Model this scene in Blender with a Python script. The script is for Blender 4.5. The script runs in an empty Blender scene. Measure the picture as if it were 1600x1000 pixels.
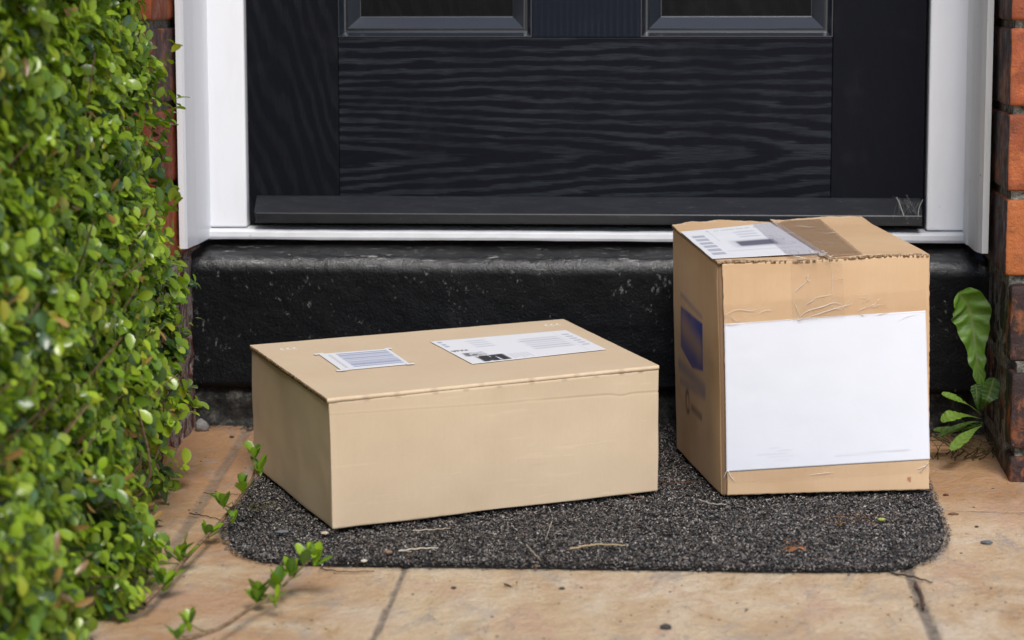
import bpy, math, random
import numpy as np
from mathutils import Vector, Matrix
random.seed(7)
RNG = np.random.default_rng(11)
scene = bpy.context.scene

# ------------------------------------------------------------------ camera
F, PITCH, YAW, ROLL, CH = 3812.1, .1345, -.0708, -.0018, .48125
def cam_axes():
    cp, sp, cy, sy = math.cos(PITCH), math.sin(PITCH), math.cos(YAW), math.sin(YAW)
    fwd = np.array([sy*cp, cy*cp, -sp]); right = np.array([cy, -sy, 0.]); up = np.cross(right, fwd)
    cr, sr = math.cos(ROLL), math.sin(ROLL)
    return cr*right+sr*up, -sr*right+cr*up, fwd
CR, CU, CF = cam_axes()
cd = bpy.data.cameras.new('camera'); cam = bpy.data.objects.new('camera', cd)
scene.collection.objects.link(cam); scene.camera = cam
cd.sensor_width = 36; cd.lens = F/1600*36; cd.clip_end = 500; cd.clip_start = .05
cam.matrix_world = Matrix(((CR[0], CU[0], -CF[0], 0), (CR[1], CU[1], -CF[1], 0), (CR[2], CU[2], -CF[2], CH), (0, 0, 0, 1)))
cd.dof.use_dof = True; cd.dof.focus_distance = 2.45; cd.dof.aperture_fstop = 6.8

# ------------------------------------------------------------------ sky, sun, exposure
SUN_EL, SUN_AZ = math.radians(50), math.radians(14)     # azimuth measured from -Y (behind the camera) towards +X
w = bpy.data.worlds.new('World'); scene.world = w; w.use_nodes = True
nt = w.node_tree; nt.nodes.clear()
sk = nt.nodes.new('ShaderNodeTexSky'); sk.sky_type = 'NISHITA'; sk.sun_disc = False
sk.sun_elevation = SUN_EL; sk.air_density = 1.0; sk.dust_density = 1.5; sk.ozone_density = 1.0
bg = nt.nodes.new('ShaderNodeBackground'); bg.inputs[1].default_value = .12
ow = nt.nodes.new('ShaderNodeOutputWorld')
nt.links.new(sk.outputs[0], bg.inputs[0]); nt.links.new(bg.outputs[0], ow.inputs[0])
sdir = Vector((math.sin(SUN_AZ)*math.cos(SUN_EL), -math.cos(SUN_AZ)*math.cos(SUN_EL), math.sin(SUN_EL)))
sk.sun_rotation = math.atan2(sdir.x, sdir.y)
sl = bpy.data.lights.new('sun', 'SUN'); sl.energy = 2.1; sl.angle = math.radians(24); sl.color = (1, .955, .90)
so = bpy.data.objects.new('sun', sl); scene.collection.objects.link(so)
so.rotation_euler = (-sdir).to_track_quat('-Z', 'Y').to_euler()
vs = scene.view_settings; vs.view_transform = 'Standard'; vs.look = 'None'; vs.exposure = 0.40; vs.gamma = 1

# ------------------------------------------------------------------ geometry helpers
SLOPE, Y0 = .0456, 2.625
def gz(y): return SLOPE*(np.minimum(y, 2.72)-Y0)
def ray(u, v): return CR*((u-800)/F)+CU*((500-v)/F)+CF
def at(u, v, y):                      # point of the photo seen at depth y
    d = ray(u, v); return np.array([0, 0, CH])+d*(y/d[1])
def onz(u, v, z):
    d = ray(u, v); return np.array([0, 0, CH])+d*((z-CH)/d[2])
def onground(u, v, h=0.):             # point of the photo seen on the sloping paving, raised by h
    d = ray(u, v); t = (CH+SLOPE*Y0-h)/(SLOPE*d[1]-d[2]); return np.array([0, 0, CH])+d*t

def hsh(i, j, k, seed):
    n = (i*374761393+j*668265263+k*2147483647//7+seed*974711) & 0xffffffff
    n = ((n ^ (n >> 13))*1274126177) & 0xffffffff
    n = ((n ^ (n >> 16))*2246822519) & 0xffffffff
    return ((n ^ (n >> 15)) & 0xffffff)/float(0xffffff)
def vnoise(x, y, z=0., seed=0):
    x, y, z = np.broadcast_arrays(np.asarray(x, float), np.asarray(y, float), np.asarray(z, float))
    i, j, k = np.floor(x).astype(np.int64), np.floor(y).astype(np.int64), np.floor(z).astype(np.int64)
    a, b, c = x-i, y-j, z-k
    a = a*a*(3-2*a); b = b*b*(3-2*b); c = c*c*(3-2*c)
    r = 0
    for di in (0, 1):
        for dj in (0, 1):
            for dk in (0, 1):
                r = r+hsh(i+di, j+dj, k+dk, seed)*(a if di else 1-a)*(b if dj else 1-b)*(c if dk else 1-c)
    return r*2-1
def fbm(x, y, z=0., seed=0, oct=4, gain=.5):
    r = 0; am = 1; t = 0
    for o in range(oct):
        r = r+am*vnoise(np.asarray(x)*2**o, np.asarray(y)*2**o, np.asarray(z)*2**o, seed+o*17); t += am; am *= gain
    return r/t
def sstep(a, b, x):
    t = np.clip((np.asarray(x, float)-a)/(b-a), 0, 1); return t*t*(3-2*t)

def link(o, parent=None):
    scene.collection.objects.link(o)
    if parent: o.parent = parent
    return o
def tag(o, label=None, cat=None, group=None, kind=None):
    if label: o['label'] = label
    if cat: o['category'] = cat
    if group: o['group'] = group
    if kind: o['kind'] = kind
    return o
def empty(name, loc, label, cat, group=None):
    o = bpy.data.objects.new(name, None); o.location = loc; o.empty_display_size = .05; link(o)
    return tag(o, label, cat, group)
def mesh_np(name, V, Q, mat, parent=None, col=None, smooth=True, midx=None, origin=None):
    """V (n,3) world coords, Q (m,4|3) faces; col dict of per-vertex rgba"""
    V = np.asarray(V, float); Q = np.asarray(Q, np.int64)
    org = np.zeros(3)
    if parent is not None: org = np.array(parent.matrix_basis.translation) + (np.array(parent.parent.matrix_basis.translation) if parent.parent else 0)
    elif origin is not None: org = np.asarray(origin, float)
    V = V-org
    me = bpy.data.meshes.new(name); n = Q.shape[1]
    me.vertices.add(len(V)); me.vertices.foreach_set('co', V.ravel())
    me.loops.add(Q.size); me.loops.foreach_set('vertex_index', Q.ravel().astype(np.int32))
    me.polygons.add(len(Q)); me.polygons.foreach_set('loop_start', np.arange(0, Q.size, n, dtype=np.int32))
    try: me.polygons.foreach_set('loop_total', np.full(len(Q), n, np.int32))
    except Exception: pass
    me.update(calc_edges=True); me.validate()
    me.polygons.foreach_set('use_smooth', np.full(len(me.polygons), smooth))
    for m in (mat if isinstance(mat, (list, tuple)) else [mat]): me.materials.append(m)
    if midx is not None: me.polygons.foreach_set('material_index', np.asarray(midx, np.int32))
    for k, c in (col or {}).items():
        a = me.color_attributes.new(k, 'FLOAT_COLOR', 'POINT'); c = np.asarray(c, float)
        if c.ndim == 1: c = np.repeat(c[:, None], 3, 1)
        if c.shape[1] == 3: c = np.c_[c, np.ones(len(c))]
        a.data.foreach_set('color', c.ravel())
    me.update()
    o = bpy.data.objects.new(name, me)
    if parent is None: o.location = org
    return link(o, parent)
def grid_faces(nu, nv, off=0, flip=False):
    i = np.arange(nu-1)[:, None]*nv+np.arange(nv-1)[None, :]
    q = np.stack([i, i+nv, i+nv+1, i+1], -1).reshape(-1, 4)+off
    return q[:, ::-1] if flip else q
class Acc:
    def __init__(s): s.V = []; s.Q = []; s.C = []; s.n = 0; s.M = []
    def add(s, V, Q, c=None, m=0):
        V = np.asarray(V, float); Q = np.asarray(Q)
        s.V.append(V); s.Q.append(Q+s.n); s.n += len(V); s.M.append(np.full(len(Q), m))
        if c is not None:
            c = np.asarray(c, float); s.C.append(np.tile(c, (len(V), 1)) if c.ndim == 1 else c)
    def box(s, a, b, c=None, m=0):
        x0, y0, z0 = a; x1, y1, z1 = b
        V = [(x0,y0,z0),(x1,y0,z0),(x1,y1,z0),(x0,y1,z0),(x0,y0,z1),(x1,y0,z1),(x1,y1,z1),(x0,y1,z1)]
        Q = [(0,3,2,1),(4,5,6,7),(0,1,5,4),(1,2,6,5),(2,3,7,6),(3,0,4,7)]
        s.add(V, Q, c, m)
    def tube(s, pts, rad, n=6, c=None, m=0):
        pts = np.asarray(pts, float); rad = np.broadcast_to(rad, (len(pts),))
        t = np.gradient(pts, axis=0); t /= np.linalg.norm(t, axis=1)[:, None]+1e-12
        up = np.array([0, 0, 1.]) if abs(t[:, 2]).mean() < .8 else np.array([1., 0, 0])
        a = np.cross(t, up); a /= np.linalg.norm(a, axis=1)[:, None]+1e-12; b = np.cross(t, a)
        th = np.arange(n)*2*np.pi/n
        V = pts[:, None]+rad[:, None, None]*(a[:, None]*np.cos(th)[None, :, None]+b[:, None]*np.sin(th)[None, :, None])
        k = len(pts); idx = np.arange(k*n).reshape(k, n); nx = np.roll(idx, -1, 1)
        Q = np.stack([idx[:-1], nx[:-1], nx[1:], idx[1:]], -1).reshape(-1, 4)
        s.add(V.reshape(-1, 3), Q, c, m)
    def build(s, name, mat, parent=None, smooth=True, origin=None, cname='col'):
        return mesh_np(name, np.concatenate(s.V), np.concatenate(s.Q), mat, parent,
                       {cname: np.concatenate(s.C)} if s.C else None, smooth, np.concatenate(s.M), origin)
def curve_pts(P, n=20):
    P = np.asarray(P, float); k = len(P); t = np.linspace(0, k-1, n); out = []
    for tt in t:
        i = min(int(tt), k-2); f = tt-i
        p0, p1, p2, p3 = P[max(i-1, 0)], P[i], P[i+1], P[min(i+2, k-1)]
        out.append(.5*((2*p1)+(-p0+p2)*f+(2*p0-5*p1+4*p2-p3)*f*f+(-p0+3*p1-3*p2+p3)*f**3))
    return np.array(out)
def bevel(o, wd, seg=2):
    m = o.modifiers.new('bevel', 'BEVEL'); m.width = wd; m.segments = seg; m.limit_method = 'ANGLE'; return o

# ------------------------------------------------------------------ material helpers
class N:
    def __init__(s, name):
        s.m = bpy.data.materials.new(name); s.m.use_nodes = True; s.t = s.m.node_tree; s.t.nodes.clear()
        s.out = s.t.nodes.new('ShaderNodeOutputMaterial'); s.p = s.t.nodes.new('ShaderNodeBsdfPrincipled')
        s.t.links.new(s.p.outputs[0], s.out.inputs[0]); s.tc = s.t.nodes.new('ShaderNodeTexCoord')
        s.geo = s.t.nodes.new('ShaderNodeNewGeometry')
        s.pos = s.tc.outputs['Object']; s.wpos = s.geo.outputs['Position']
    def lk(s, v, sock):
        if isinstance(v, bpy.types.NodeSocket): s.t.links.new(v, sock)
        elif isinstance(v, (tuple, list)) and len(v) == 3 and sock.type == 'RGBA': sock.default_value = (*v, 1)
        else: sock.default_value = v
    def math(s, op, a, b=0., c=None, clamp=False):
        n = s.t.nodes.new('ShaderNodeMath'); n.operation = op; n.use_clamp = clamp
        s.lk(a, n.inputs[0]); s.lk(b, n.inputs[1])
        if c is not None: s.lk(c, n.inputs[2])
        return n.outputs[0]
    def mapv(s, v, scale=(1, 1, 1), loc=(0, 0, 0), rot=(0, 0, 0)):
        n = s.t.nodes.new('ShaderNodeMapping'); s.lk(v, n.inputs[0]); n.inputs[1].default_value = loc
        n.inputs[2].default_value = rot; n.inputs[3].default_value = scale; return n.outputs[0]
    def noise(s, v, scale, detail=3, rough=.5, dist=0.):
        n = s.t.nodes.new('ShaderNodeTexNoise'); s.lk(v, n.inputs['Vector']); n.inputs['Scale'].default_value = scale
        n.inputs['Detail'].default_value = detail; n.inputs['Roughness'].default_value = rough
        n.inputs['Distortion'].default_value = dist; return n.outputs[0]
    def vor(s, v, scale, out='Distance', feat='F1', rnd=1.):
        n = s.t.nodes.new('ShaderNodeTexVoronoi'); n.feature = feat; s.lk(v, n.inputs['Vector'])
        n.inputs['Scale'].default_value = scale; n.inputs['Randomness'].default_value = rnd; return n.outputs[out]
    def ramp(s, v, stops):
        n = s.t.nodes.new('ShaderNodeValToRGB'); s.lk(v, n.inputs[0]); e = n.color_ramp.elements
        while len(e) < len(stops): e.new(.5)
        for i, (p, c) in enumerate(stops):
            e[i].position = p
            if not isinstance(c, (tuple, list)): c = (c, c, c)
            e[i].color = (*c, 1)
        return n.outputs[0]
    def rng(s, v, a, b, c=0., d=1., smooth=False):
        n = s.t.nodes.new('ShaderNodeMapRange'); s.lk(v, n.inputs[0])
        if smooth: n.interpolation_type = 'SMOOTHSTEP'
        for i, x in enumerate((a, b, c, d)): s.lk(x, n.inputs[i+1])
        return n.outputs[0]
    def mix(s, f, a, b, mode='MIX'):
        n = s.t.nodes.new('ShaderNodeMix'); n.data_type = 'RGBA'; n.blend_type = mode
        s.lk(f, n.inputs[0]); s.lk(a, n.inputs[6]); s.lk(b, n.inputs[7]); return n.outputs[2]
    def attr(s, name, alpha=False):
        n = s.t.nodes.new('ShaderNodeAttribute'); n.attribute_name = name
        return n.outputs['Alpha' if alpha else 'Color']
    def sep(s, v):
        n = s.t.nodes.new('ShaderNodeSeparateXYZ'); s.lk(v, n.inputs[0]); return n.outputs
    def comb(s, x, y, z):
        n = s.t.nodes.new('ShaderNodeCombineXYZ'); s.lk(x, n.inputs[0]); s.lk(y, n.inputs[1]); s.lk(z, n.inputs[2]); return n.outputs[0]
    def bump(s, h, strength=.5, dist=.001):
        n = s.t.nodes.new('ShaderNodeBump'); n.inputs['Strength'].default_value = strength
        n.inputs['Distance'].default_value = dist; s.lk(h, n.inputs['Height'])
        s.t.links.new(n.outputs[0], s.p.inputs['Normal']); return n
    def set(s, **k):
        for a, v in k.items(): s.lk(v, s.p.inputs[{'col': 'Base Color', 'rough': 'Roughness', 'spec': 'Specular IOR Level', 'coat': 'Coat Weight', 'coatr': 'Coat Roughness', 'alpha': 'Alpha', 'trans': 'Transmission Weight', 'metal': 'Metallic', 'sss': 'Subsurface Weight'}[a]])
        return s.m

# paving: riven sandstone with pale grey pointing ("joint" attribute)
n = N('riven_sandstone'); P = n.wpos
st = n.noise(n.mapv(P, (13, 7, 10)), 1.3, 10, .66, .6)
big = n.noise(n.mapv(P, (1.3, .9, 1)), 5.5, 5, .65, .5)
c = n.ramp(st, [(.30, (.52, .32, .17)), (.42, (.66, .47, .28)), (.51, (.74, .58, .385)), (.62, (.82, .69, .52))])
c = n.mix(n.rng(big, .42, .60, 0, .5), c, (.80, .63, .41))
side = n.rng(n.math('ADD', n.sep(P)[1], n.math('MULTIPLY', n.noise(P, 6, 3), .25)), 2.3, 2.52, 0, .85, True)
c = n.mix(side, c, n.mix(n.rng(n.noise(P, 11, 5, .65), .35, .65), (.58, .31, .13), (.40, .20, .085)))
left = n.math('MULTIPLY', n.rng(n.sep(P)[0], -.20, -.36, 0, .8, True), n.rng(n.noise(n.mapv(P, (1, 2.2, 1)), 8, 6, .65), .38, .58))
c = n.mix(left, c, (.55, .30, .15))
pk = n.noise(n.mapv(P, (9, 5, 8), (3, 1, 0)), 1.5, 8, .66, .5)
c = n.mix(n.rng(pk, .52, .64, 0, .6), c, (.66, .42, .29))
gr = n.noise(n.mapv(P, (13, 8, 10), (7, 3, 0)), 1.5, 10, .74, .7)
c = n.mix(n.rng(gr, .53, .63, 0, .55), c, (.42, .38, .345))
oc = n.noise(n.mapv(P, (11, 8, 10), (1.5, 8, 0)), 1.3, 8, .74, .5)
c = n.mix(n.rng(oc, .58, .68, 0, .75), c, (.46, .27, .08))
fi = n.noise(P, 330, 4, .7)
c = n.mix(n.rng(fi, .38, .68, .0, .3), c, (.36, .24, .16))
f2 = n.noise(P, 110, 6, .75)
c = n.mix(n.rng(f2, .52, .72, .0, .28), c, (.40, .23, .12))
sp = n.noise(n.mapv(P, (90, 80, 90)), 1, 7, .8)
c = n.mix(n.rng(sp, .60, .68, 0, .6), c, (.17, .11, .075))
vn = n.noise(n.mapv(P, (9, 6, 8), (4, 4, 0)), 1.1, 7, .6, .8)
vm = n.math('MULTIPLY', n.rng(n.math('ABSOLUTE', n.math('SUBTRACT', vn, .5)), 0, .013, 1, 0, True), n.rng(n.noise(P, 10, 4, .7), .46, .60))
c = n.mix(n.math('MULTIPLY', vm, .6), c, (.33, .29, .26))
ja = n.sep(n.attr('col'))[0]
jc = n.mix(n.rng(n.noise(P, 120, 4, .7), .35, .65), (.15, .12, .095), (.33, .28, .225))
c = n.mix(ja, c, jc)
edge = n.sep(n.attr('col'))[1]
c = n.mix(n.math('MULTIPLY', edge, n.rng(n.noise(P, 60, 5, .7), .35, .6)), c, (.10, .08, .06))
hh = n.math('ADD', n.math('MULTIPLY', st, 1.4), n.math('MULTIPLY', n.noise(P, 90, 6, .7), .8))
hh = n.math('ADD', hh, n.math('MULTIPLY', gr, .8))
n.bump(n.math('ADD', hh, n.math('MULTIPLY', f2, 1.1)), .9, .005)
M_PAVE = n.set(col=c, rough=.82, spec=.3)

def plastic(name, base, rough=.35, dirt=.5, coat=0.):
    n = N(name); P = n.wpos
    d = n.noise(n.mapv(P, (14, 14, 3)), 3, 5, .65)
    c = n.mix(n.rng(d, .5, .8, 0, .22*dirt), base, (.45, .42, .34))
    s = n.vor(P, 55); s2 = n.noise(P, 25, 2)
    dots = n.math('MULTIPLY', n.rng(s, .05, .10, 1, 0), n.rng(s2, .54, .58))
    c = n.mix(n.math('MULTIPLY', dots, .55*dirt), c, (.25, .23, .2))
    a = n.attr('col'); c = n.mix(1., c, a, 'MULTIPLY')
    n.bump(n.noise(P, 140, 3), .06, .0006)
    return n.set(col=c, rough=rough, spec=.45)
M_UPVC = plastic('white_upvc', (.82, .835, .87), .32, .55)
M_UPVC_OLD = plastic('weathered_white_upvc', (.79, .80, .80), .45, 1.3)

# door skin: moulded dark woodgrain, relief sheen painted in as lighter bands
def woodgrain(name, kind, light, dark, amount=1.):
    n = N(name); x, y, z = n.sep(n.wpos)
    if kind == 'rail':       # long grain along x with cathedral figure pointing right
        zc = n.math('ADD', .302, n.math('MULTIPLY', n.math('SINE', n.math('MULTIPLY', x, 3.3)), .006))
        dz = n.math('SUBTRACT', z, zc)
        adz = n.math('SQRT', n.math('ADD', n.math('MULTIPLY', dz, dz), .00006))
        wob = n.noise(n.comb(n.math('MULTIPLY', x, 6), 0, n.math('MULTIPLY', z, 22)), 1, 4, .55)
        wob2 = n.noise(n.comb(n.math('MULTIPLY', x, 22), 3, n.math('MULTIPLY', z, 240)), 1, 3, .6)
        fal = n.rng(adz, .0, .09, 1, .06)
        ph = n.math('ADD', n.math('MULTIPLY', adz, 520), n.math('MULTIPLY', n.math('MULTIPLY', x, 50), fal))
        ph = n.math('ADD', ph, n.math('MULTIPLY', wob, 13)); ph = n.math('ADD', ph, n.math('MULTIPLY', wob2, 6.))
        fine = n.noise(n.comb(n.math('MULTIPLY', x, 45), 0, n.math('MULTIPLY', z, 900)), 1, 3, .6)
    elif kind == 'stile':
        wob = n.noise(n.comb(n.math('MULTIPLY', x, 22), 0, n.math('MULTIPLY', z, 5)), 1, 4, .55)
        ph = n.math('ADD', n.math('MULTIPLY', n.math('ADD', x, n.math('MULTIPLY', z, .35)), 330), n.math('MULTIPLY', wob, 18))
        fine = n.noise(n.comb(n.math('MULTIPLY', x, 900), 0, n.math('MULTIPLY', z, 40)), 1, 3, .6)
    else:
        wob = n.noise(n.comb(n.math('MULTIPLY', x, 10), 0, n.math('MULTIPLY', z, 3)), 1, 2, .5)
        ph = n.math('ADD', n.math('MULTIPLY', x, 900), n.math('MULTIPLY', wob, 10))
        fine = n.noise(n.comb(n.math('MULTIPLY', x, 900), 0, n.math('MULTIPLY', z, 40)), 1, 3, .6)
    band = n.math('ADD', n.math('MULTIPLY', n.math('SINE', ph), .5), .5)
    band = n.rng(band, .34, .96, 0, 1, True)
    patch = n.noise(n.comb(n.math('MULTIPLY', x, 9), 0, n.math('MULTIPLY', z, 18)), 1, 3, .5)
    b2 = n.math('MULTIPLY', band, n.rng(patch, .32, .62, .25, 1.))
    b2 = n.math('MULTIPLY', b2, n.rng(fine, .32, .62, .25, 1.))
    b2 = n.math('MULTIPLY', b2, amount)
    c = n.mix(b2, dark, light)
    dust = n.vor(n.wpos, 42); dn = n.noise(n.wpos, 19, 2)
    dd = n.math('MULTIPLY', n.rng(dust, .02, .05, 1, 0), n.rng(dn, .6, .66))
    sm_ = n.rng(n.noise(n.wpos, 13, 5, .7), .55, .8, 0, .22)
    c = n.mix(sm_, c, (.045, .047, .05))
    c = n.mix(n.math('MULTIPLY', dd, .6), c, (.28, .30, .30))
    hh = n.math('ADD', n.math('MULTIPLY', b2, 1.), n.math('MULTIPLY', fine, .8))
    n.bump(hh, .35, .0006)
    return n.set(col=c, rough=n.rng(b2, 0, 1, .45, .6), spec=.12)
DK = (.0034, .0043, .0085)
M_RAIL = woodgrain('dark_woodgrain_along', 'rail', (.0255, .0305, .0385), DK)
M_STILE = woodgrain('dark_woodgrain_stile', 'stile', (.0105, .012, .015), (.0036, .0044, .0075), .8)
M_STILE2 = woodgrain('dark_woodgrain_plain_stile', 'stile', (.006, .0072, .0105), (.0036, .0045, .0080), .4)
M_MULL = woodgrain('dark_woodgrain_mullion', 'mull', (.014, .019, .030), (.007, .010, .019), .9)
M_PANEL = woodgrain('dark_woodgrain_panel', 'stile', (.007, .0075, .009), (.0035, .004, .005), .8)
n = N('dark_moulding'); n.bump(n.noise(n.mapv(n.wpos, (20, 20, 300)), 2, 3), .12, .0005)
M_MOULD = n.set(col=(.006, .010, .019), rough=.33, spec=.8, coat=.7, coatr=.2)
n = N('weatherboard_coating'); P = n.wpos
c = n.mix(n.rng(n.noise(n.mapv(P, (6, 30, 30)), 4, 5, .7), .45, .75, 0, .5), (.009, .010, .014), (.030, .031, .034))
sc = n.math('MULTIPLY', n.rng(n.noise(n.mapv(P, (10, 60, 60)), 6, 6, .8), .62, .68), .45)
c = n.mix(sc, c, (.16, .165, .17)); n.bump(n.noise(P, 220, 3), .1, .0005)
M_WB = n.set(col=c, rough=.34, spec=.5)

# step: thick black gloss masonry paint, chipped
n = N('black_masonry_paint'); P = n.wpos
v = n.noise(n.mapv(P, (1, 1, .7)), 150, 6, .78); m1 = n.noise(P, 14, 4, .6)
chip = n.rng(n.math('ADD', v, n.math('MULTIPLY', m1, .32)), .775, .825)
worn = n.sep(n.attr('col'))[0]
wv = n.noise(n.mapv(P, (14, 60, 60)), 3, 7, .75)
chip2 = n.math('MULTIPLY', worn, n.rng(wv, .60, .64))
c = n.mix(n.rng(n.noise(P, 9, 5, .65), .42, .75, 0, .5), (.003, .0034, .0045), (.008, .0085, .011))
c = n.mix(n.math('MULTIPLY', chip, .75), c, (.17, .18, .17)); c = n.mix(n.math('MULTIPLY', chip2, .8), c, (.36, .35, .33))
n.bump(n.math('ADD', n.math('MULTIPLY', n.noise(P, 60, 5, .6), .5), n.math('MULTIPLY', n.noise(P, 330, 4, .7), .6)), .65, .0024)
M_STEP = n.set(col=c, rough=n.math('SUBTRACT', n.rng(m1, .3, .7, .30, .5), n.math('MULTIPLY', worn, .08)), spec=n.math('MULTIPLY_ADD', worn, .9, .22))
n = N('dirty_black_base'); P = n.wpos
c = n.ramp(n.noise(P, 60, 6, .8), [(.35, (.006, .006, .007)), (.52, (.03, .03, .028)), (.66, (.13, .125, .11))])
n.bump(n.noise(P, 80, 5, .7), .8, .004); M_BASE = n.set(col=c, rough=.75, spec=.3)

# bricks ("col" attribute carries each brick's colour, with a separate tone for its side faces)
n = N('fired_brick'); P = n.wpos; a = n.attr('col')
c = n.mix(n.rng(n.noise(P, 38, 7, .74), .46, .70, .0, .8), a, n.mix(.72, a, (.025, .018, .017)))
c = n.mix(n.rng(n.noise(n.mapv(P, (1, 1, 1), (2, 2, 2)), 24, 5, .7), .52, .66, .0, .6), c, n.mix(.6, a, (.75, .24, .06)))
c = n.mix(n.rng(n.noise(n.mapv(P, (1, 1, .5)), 95, 4, .7), .58, .68, 0, .7), c, n.mix(.5, a, (.62, .20, .06)))
c = n.mix(n.rng(n.noise(P, 150, 3, .7), .69, .73, 0, .55), c, (.55, .48, .40))
n.bump(n.noise(P, 150, 6, .75), .8, .003); M_BRICK = n.set(col=c, rough=n.rng(n.noise(P, 60, 4), .35, .65, .38, .8), spec=.45)
n = N('old_mortar'); P = n.wpos
c = n.ramp(n.noise(P, 130, 6, .8), [(.36, (.03, .03, .027)), (.48, (.14, .14, .115)), (.62, (.36, .34, .29))])
n.bump(n.noise(P, 170, 5, .8), .9, .004); M_MORTAR = n.set(col=c, rough=.9, spec=.2)
n = N('flaking_painted_brick'); P = n.wpos
f1 = n.noise(n.mapv(P, (1, 1, .38)), 75, 6, .7, .6)
c = n.ramp(f1, [(.36, (.06, .014, .010)), (.47, (.16, .05, .035)), (.5, (.38, .33, .29)), (.56, (.30, .25, .22)), (.6, (.06, .03, .03)), (.7, (.10, .03, .022))])
n.bump(f1, .8, .004); M_FLAKE = n.set(col=c, rough=.75, spec=.3)

# mat
n = N('mat_fibre'); M_FIBRE = n.set(col=n.attr('col'), rough=.75, spec=.25)
n = N('mat_backing'); n.bump(n.noise(n.wpos, 300, 3), .7, .002); M_BACK = n.set(col=(.012, .012, .013), rough=.85, spec=.2)

# cardboard: "ink" attribute = print / dirt / darkened gap and fold (rgb) with its strength in alpha
def cardboard(name, a, b, flute_axis=None):
    n = N(name); P = n.pos
    f = n.noise(n.mapv(P, (1, 1, .35)), 420, 4, .75); g = n.noise(P, 11, 4, .6)
    c = n.mix(n.rng(g, .35, .7), a, b)
    c = n.mix(n.rng(f, .35, .72, 0, .10), c, n.mix(.5, a, (.20, .12, .06)))
    fl = n.noise(n.mapv(P, (260, 260, 2.5)), 1, 1)
    c = n.mix(n.rng(fl, .4, .65, 0, .03), c, (.80, .66, .48))
    c = n.mix(n.attr('ink', True), c, n.attr('ink'))
    n.bump(n.math('ADD', n.math('MULTIPLY', fl, .3), n.math('MULTIPLY', f, .5)), .2, .0005)
    return n.set(col=c, rough=.78, spec=.22)
M_CARD1 = cardboard('plain_cardboard', (.605, .472, .325), (.645, .512, .355))
M_CARD2 = cardboard('orange_brown_cardboard', (.57, .375, .215), (.62, .43, .255))
n = N('corrugated_edge'); P = n.pos
c = n.ramp(n.noise(P, 420, 3, .7), [(.36, (.075, .045, .025)), (.52, (.30, .20, .115)), (.68, (.58, .43, .27))])
n.bump(n.noise(P, 500, 3), .8, .002); M_CEDGE = n.set(col=c, rough=.85, spec=.1)
n = N('label_paper'); M_PAPER = n.set(col=n.attr('ink'), rough=.5, spec=.35)
n = N('bright_paper'); P = n.pos
n.bump(n.noise(P, 26, 4, .6), .12, .003)
c = n.mix(n.attr('ink', True), n.mix(n.rng(n.noise(P, 30, 4), .4, .7, 0, .3), (.735, .755, .81), (.69, .715, .78)), n.attr('ink')); M_SHEET = n.set(col=c, rough=.42, spec=.4)
def cleartape(name, tint, al):
    n = N(name); P = n.pos
    w1 = n.noise(n.mapv(P, (.5, .5, 1.6)), 30, 2, .45, .7)
    ridge = n.math('ABSOLUTE', n.math('SUBTRACT', w1, .5)); ridge = n.rng(ridge, 0, .016, 1, 0, True)
    msk = n.rng(n.noise(P, 14, 2), .50, .62)
    ridge = n.math('MULTIPLY', ridge, msk)
    n.bump(n.math('ADD', ridge, n.math('MULTIPLY', n.noise(P, 45, 3), .5)), .8, .002)
    c = n.mix(n.math('MULTIPLY', ridge, .8), tint, (.88, .85, .8))  # wrinkle ridges whitened to imitate glints
    al_ = n.math('MULTIPLY_ADD', ridge, .5, al, clamp=True)
    return n.set(col=c, rough=.16, spec=.7, alpha=al_)
M_CLEAR = cleartape('clear_parcel_tape', (.60, .44, .29), .05)
M_BTAPE = cleartape('brown_parcel_tape', (.55, .385, .245), .42)
M_POUCH = cleartape('clear_document_pouch', (.62, .60, .66), .22)

# leaves
def leafmat(name, rough=.3, tr=.35, spec=.5):
    n = N(name); a = n.attr('col'); n.set(col=a, rough=rough, spec=spec)
    n.bump(n.noise(n.wpos, 260, 2), .15, .001)
    tl = n.t.nodes.new('ShaderNodeBsdfTranslucent'); c = n.mix(1., a, (1.35, 1.5, .5), 'MULTIPLY'); n.lk(c, tl.inputs[0])
    mx = n.t.nodes.new('ShaderNodeMixShader'); mx.inputs[0].default_value = tr
    n.t.links.new(n.p.outputs[0], mx.inputs[1]); n.t.links.new(tl.outputs[0], mx.inputs[2]); n.t.links.new(mx.outputs[0], n.out.inputs[0])
    return n.m
M_LEAF = leafmat('hedge_leaf', .27, .3, .75); M_WEED = leafmat('weed_leaf', .45, .3, .4)
n = N('bark'); c = n.mix(n.rng(n.noise(n.wpos, 200, 4), .3, .7), n.attr('col'), (.10, .06, .035)); n.bump(n.noise(n.wpos, 300, 3), .6, .002); M_BARK = n.set(col=c, rough=.8, spec=.25)
n = N('bits'); c = n.mix(n.rng(n.noise(n.wpos, 500, 4), .3, .7, 0, .4), n.attr('col'), (.10, .08, .06)); n.bump(n.noise(n.wpos, 400, 4), .7, .002); M_BIT = n.set(col=c, rough=.8, spec=.25)
n = N('cobweb_silk'); M_WEB = n.set(col=(.5, .5, .46), rough=.7)
n = N('grit_soil'); P = n.wpos; c = n.ramp(n.noise(P, 200, 5, .8), [(.35, (.02, .014, .01)), (.55, (.07, .05, .03)), (.7, (.16, .12, .08))]); n.bump(n.noise(P, 150, 5), .9, .004); M_SOIL = n.set(col=c, rough=.95, spec=.1)
n = N('moss_patch'); P = n.wpos; c = n.ramp(n.noise(P, 400, 4, .8), [(.35, (.02, .022, .008)), (.6, (.10, .11, .03)), (.75, (.25, .22, .08))]); M_MOSS = n.set(col=c, rough=.95, spec=.1)

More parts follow.
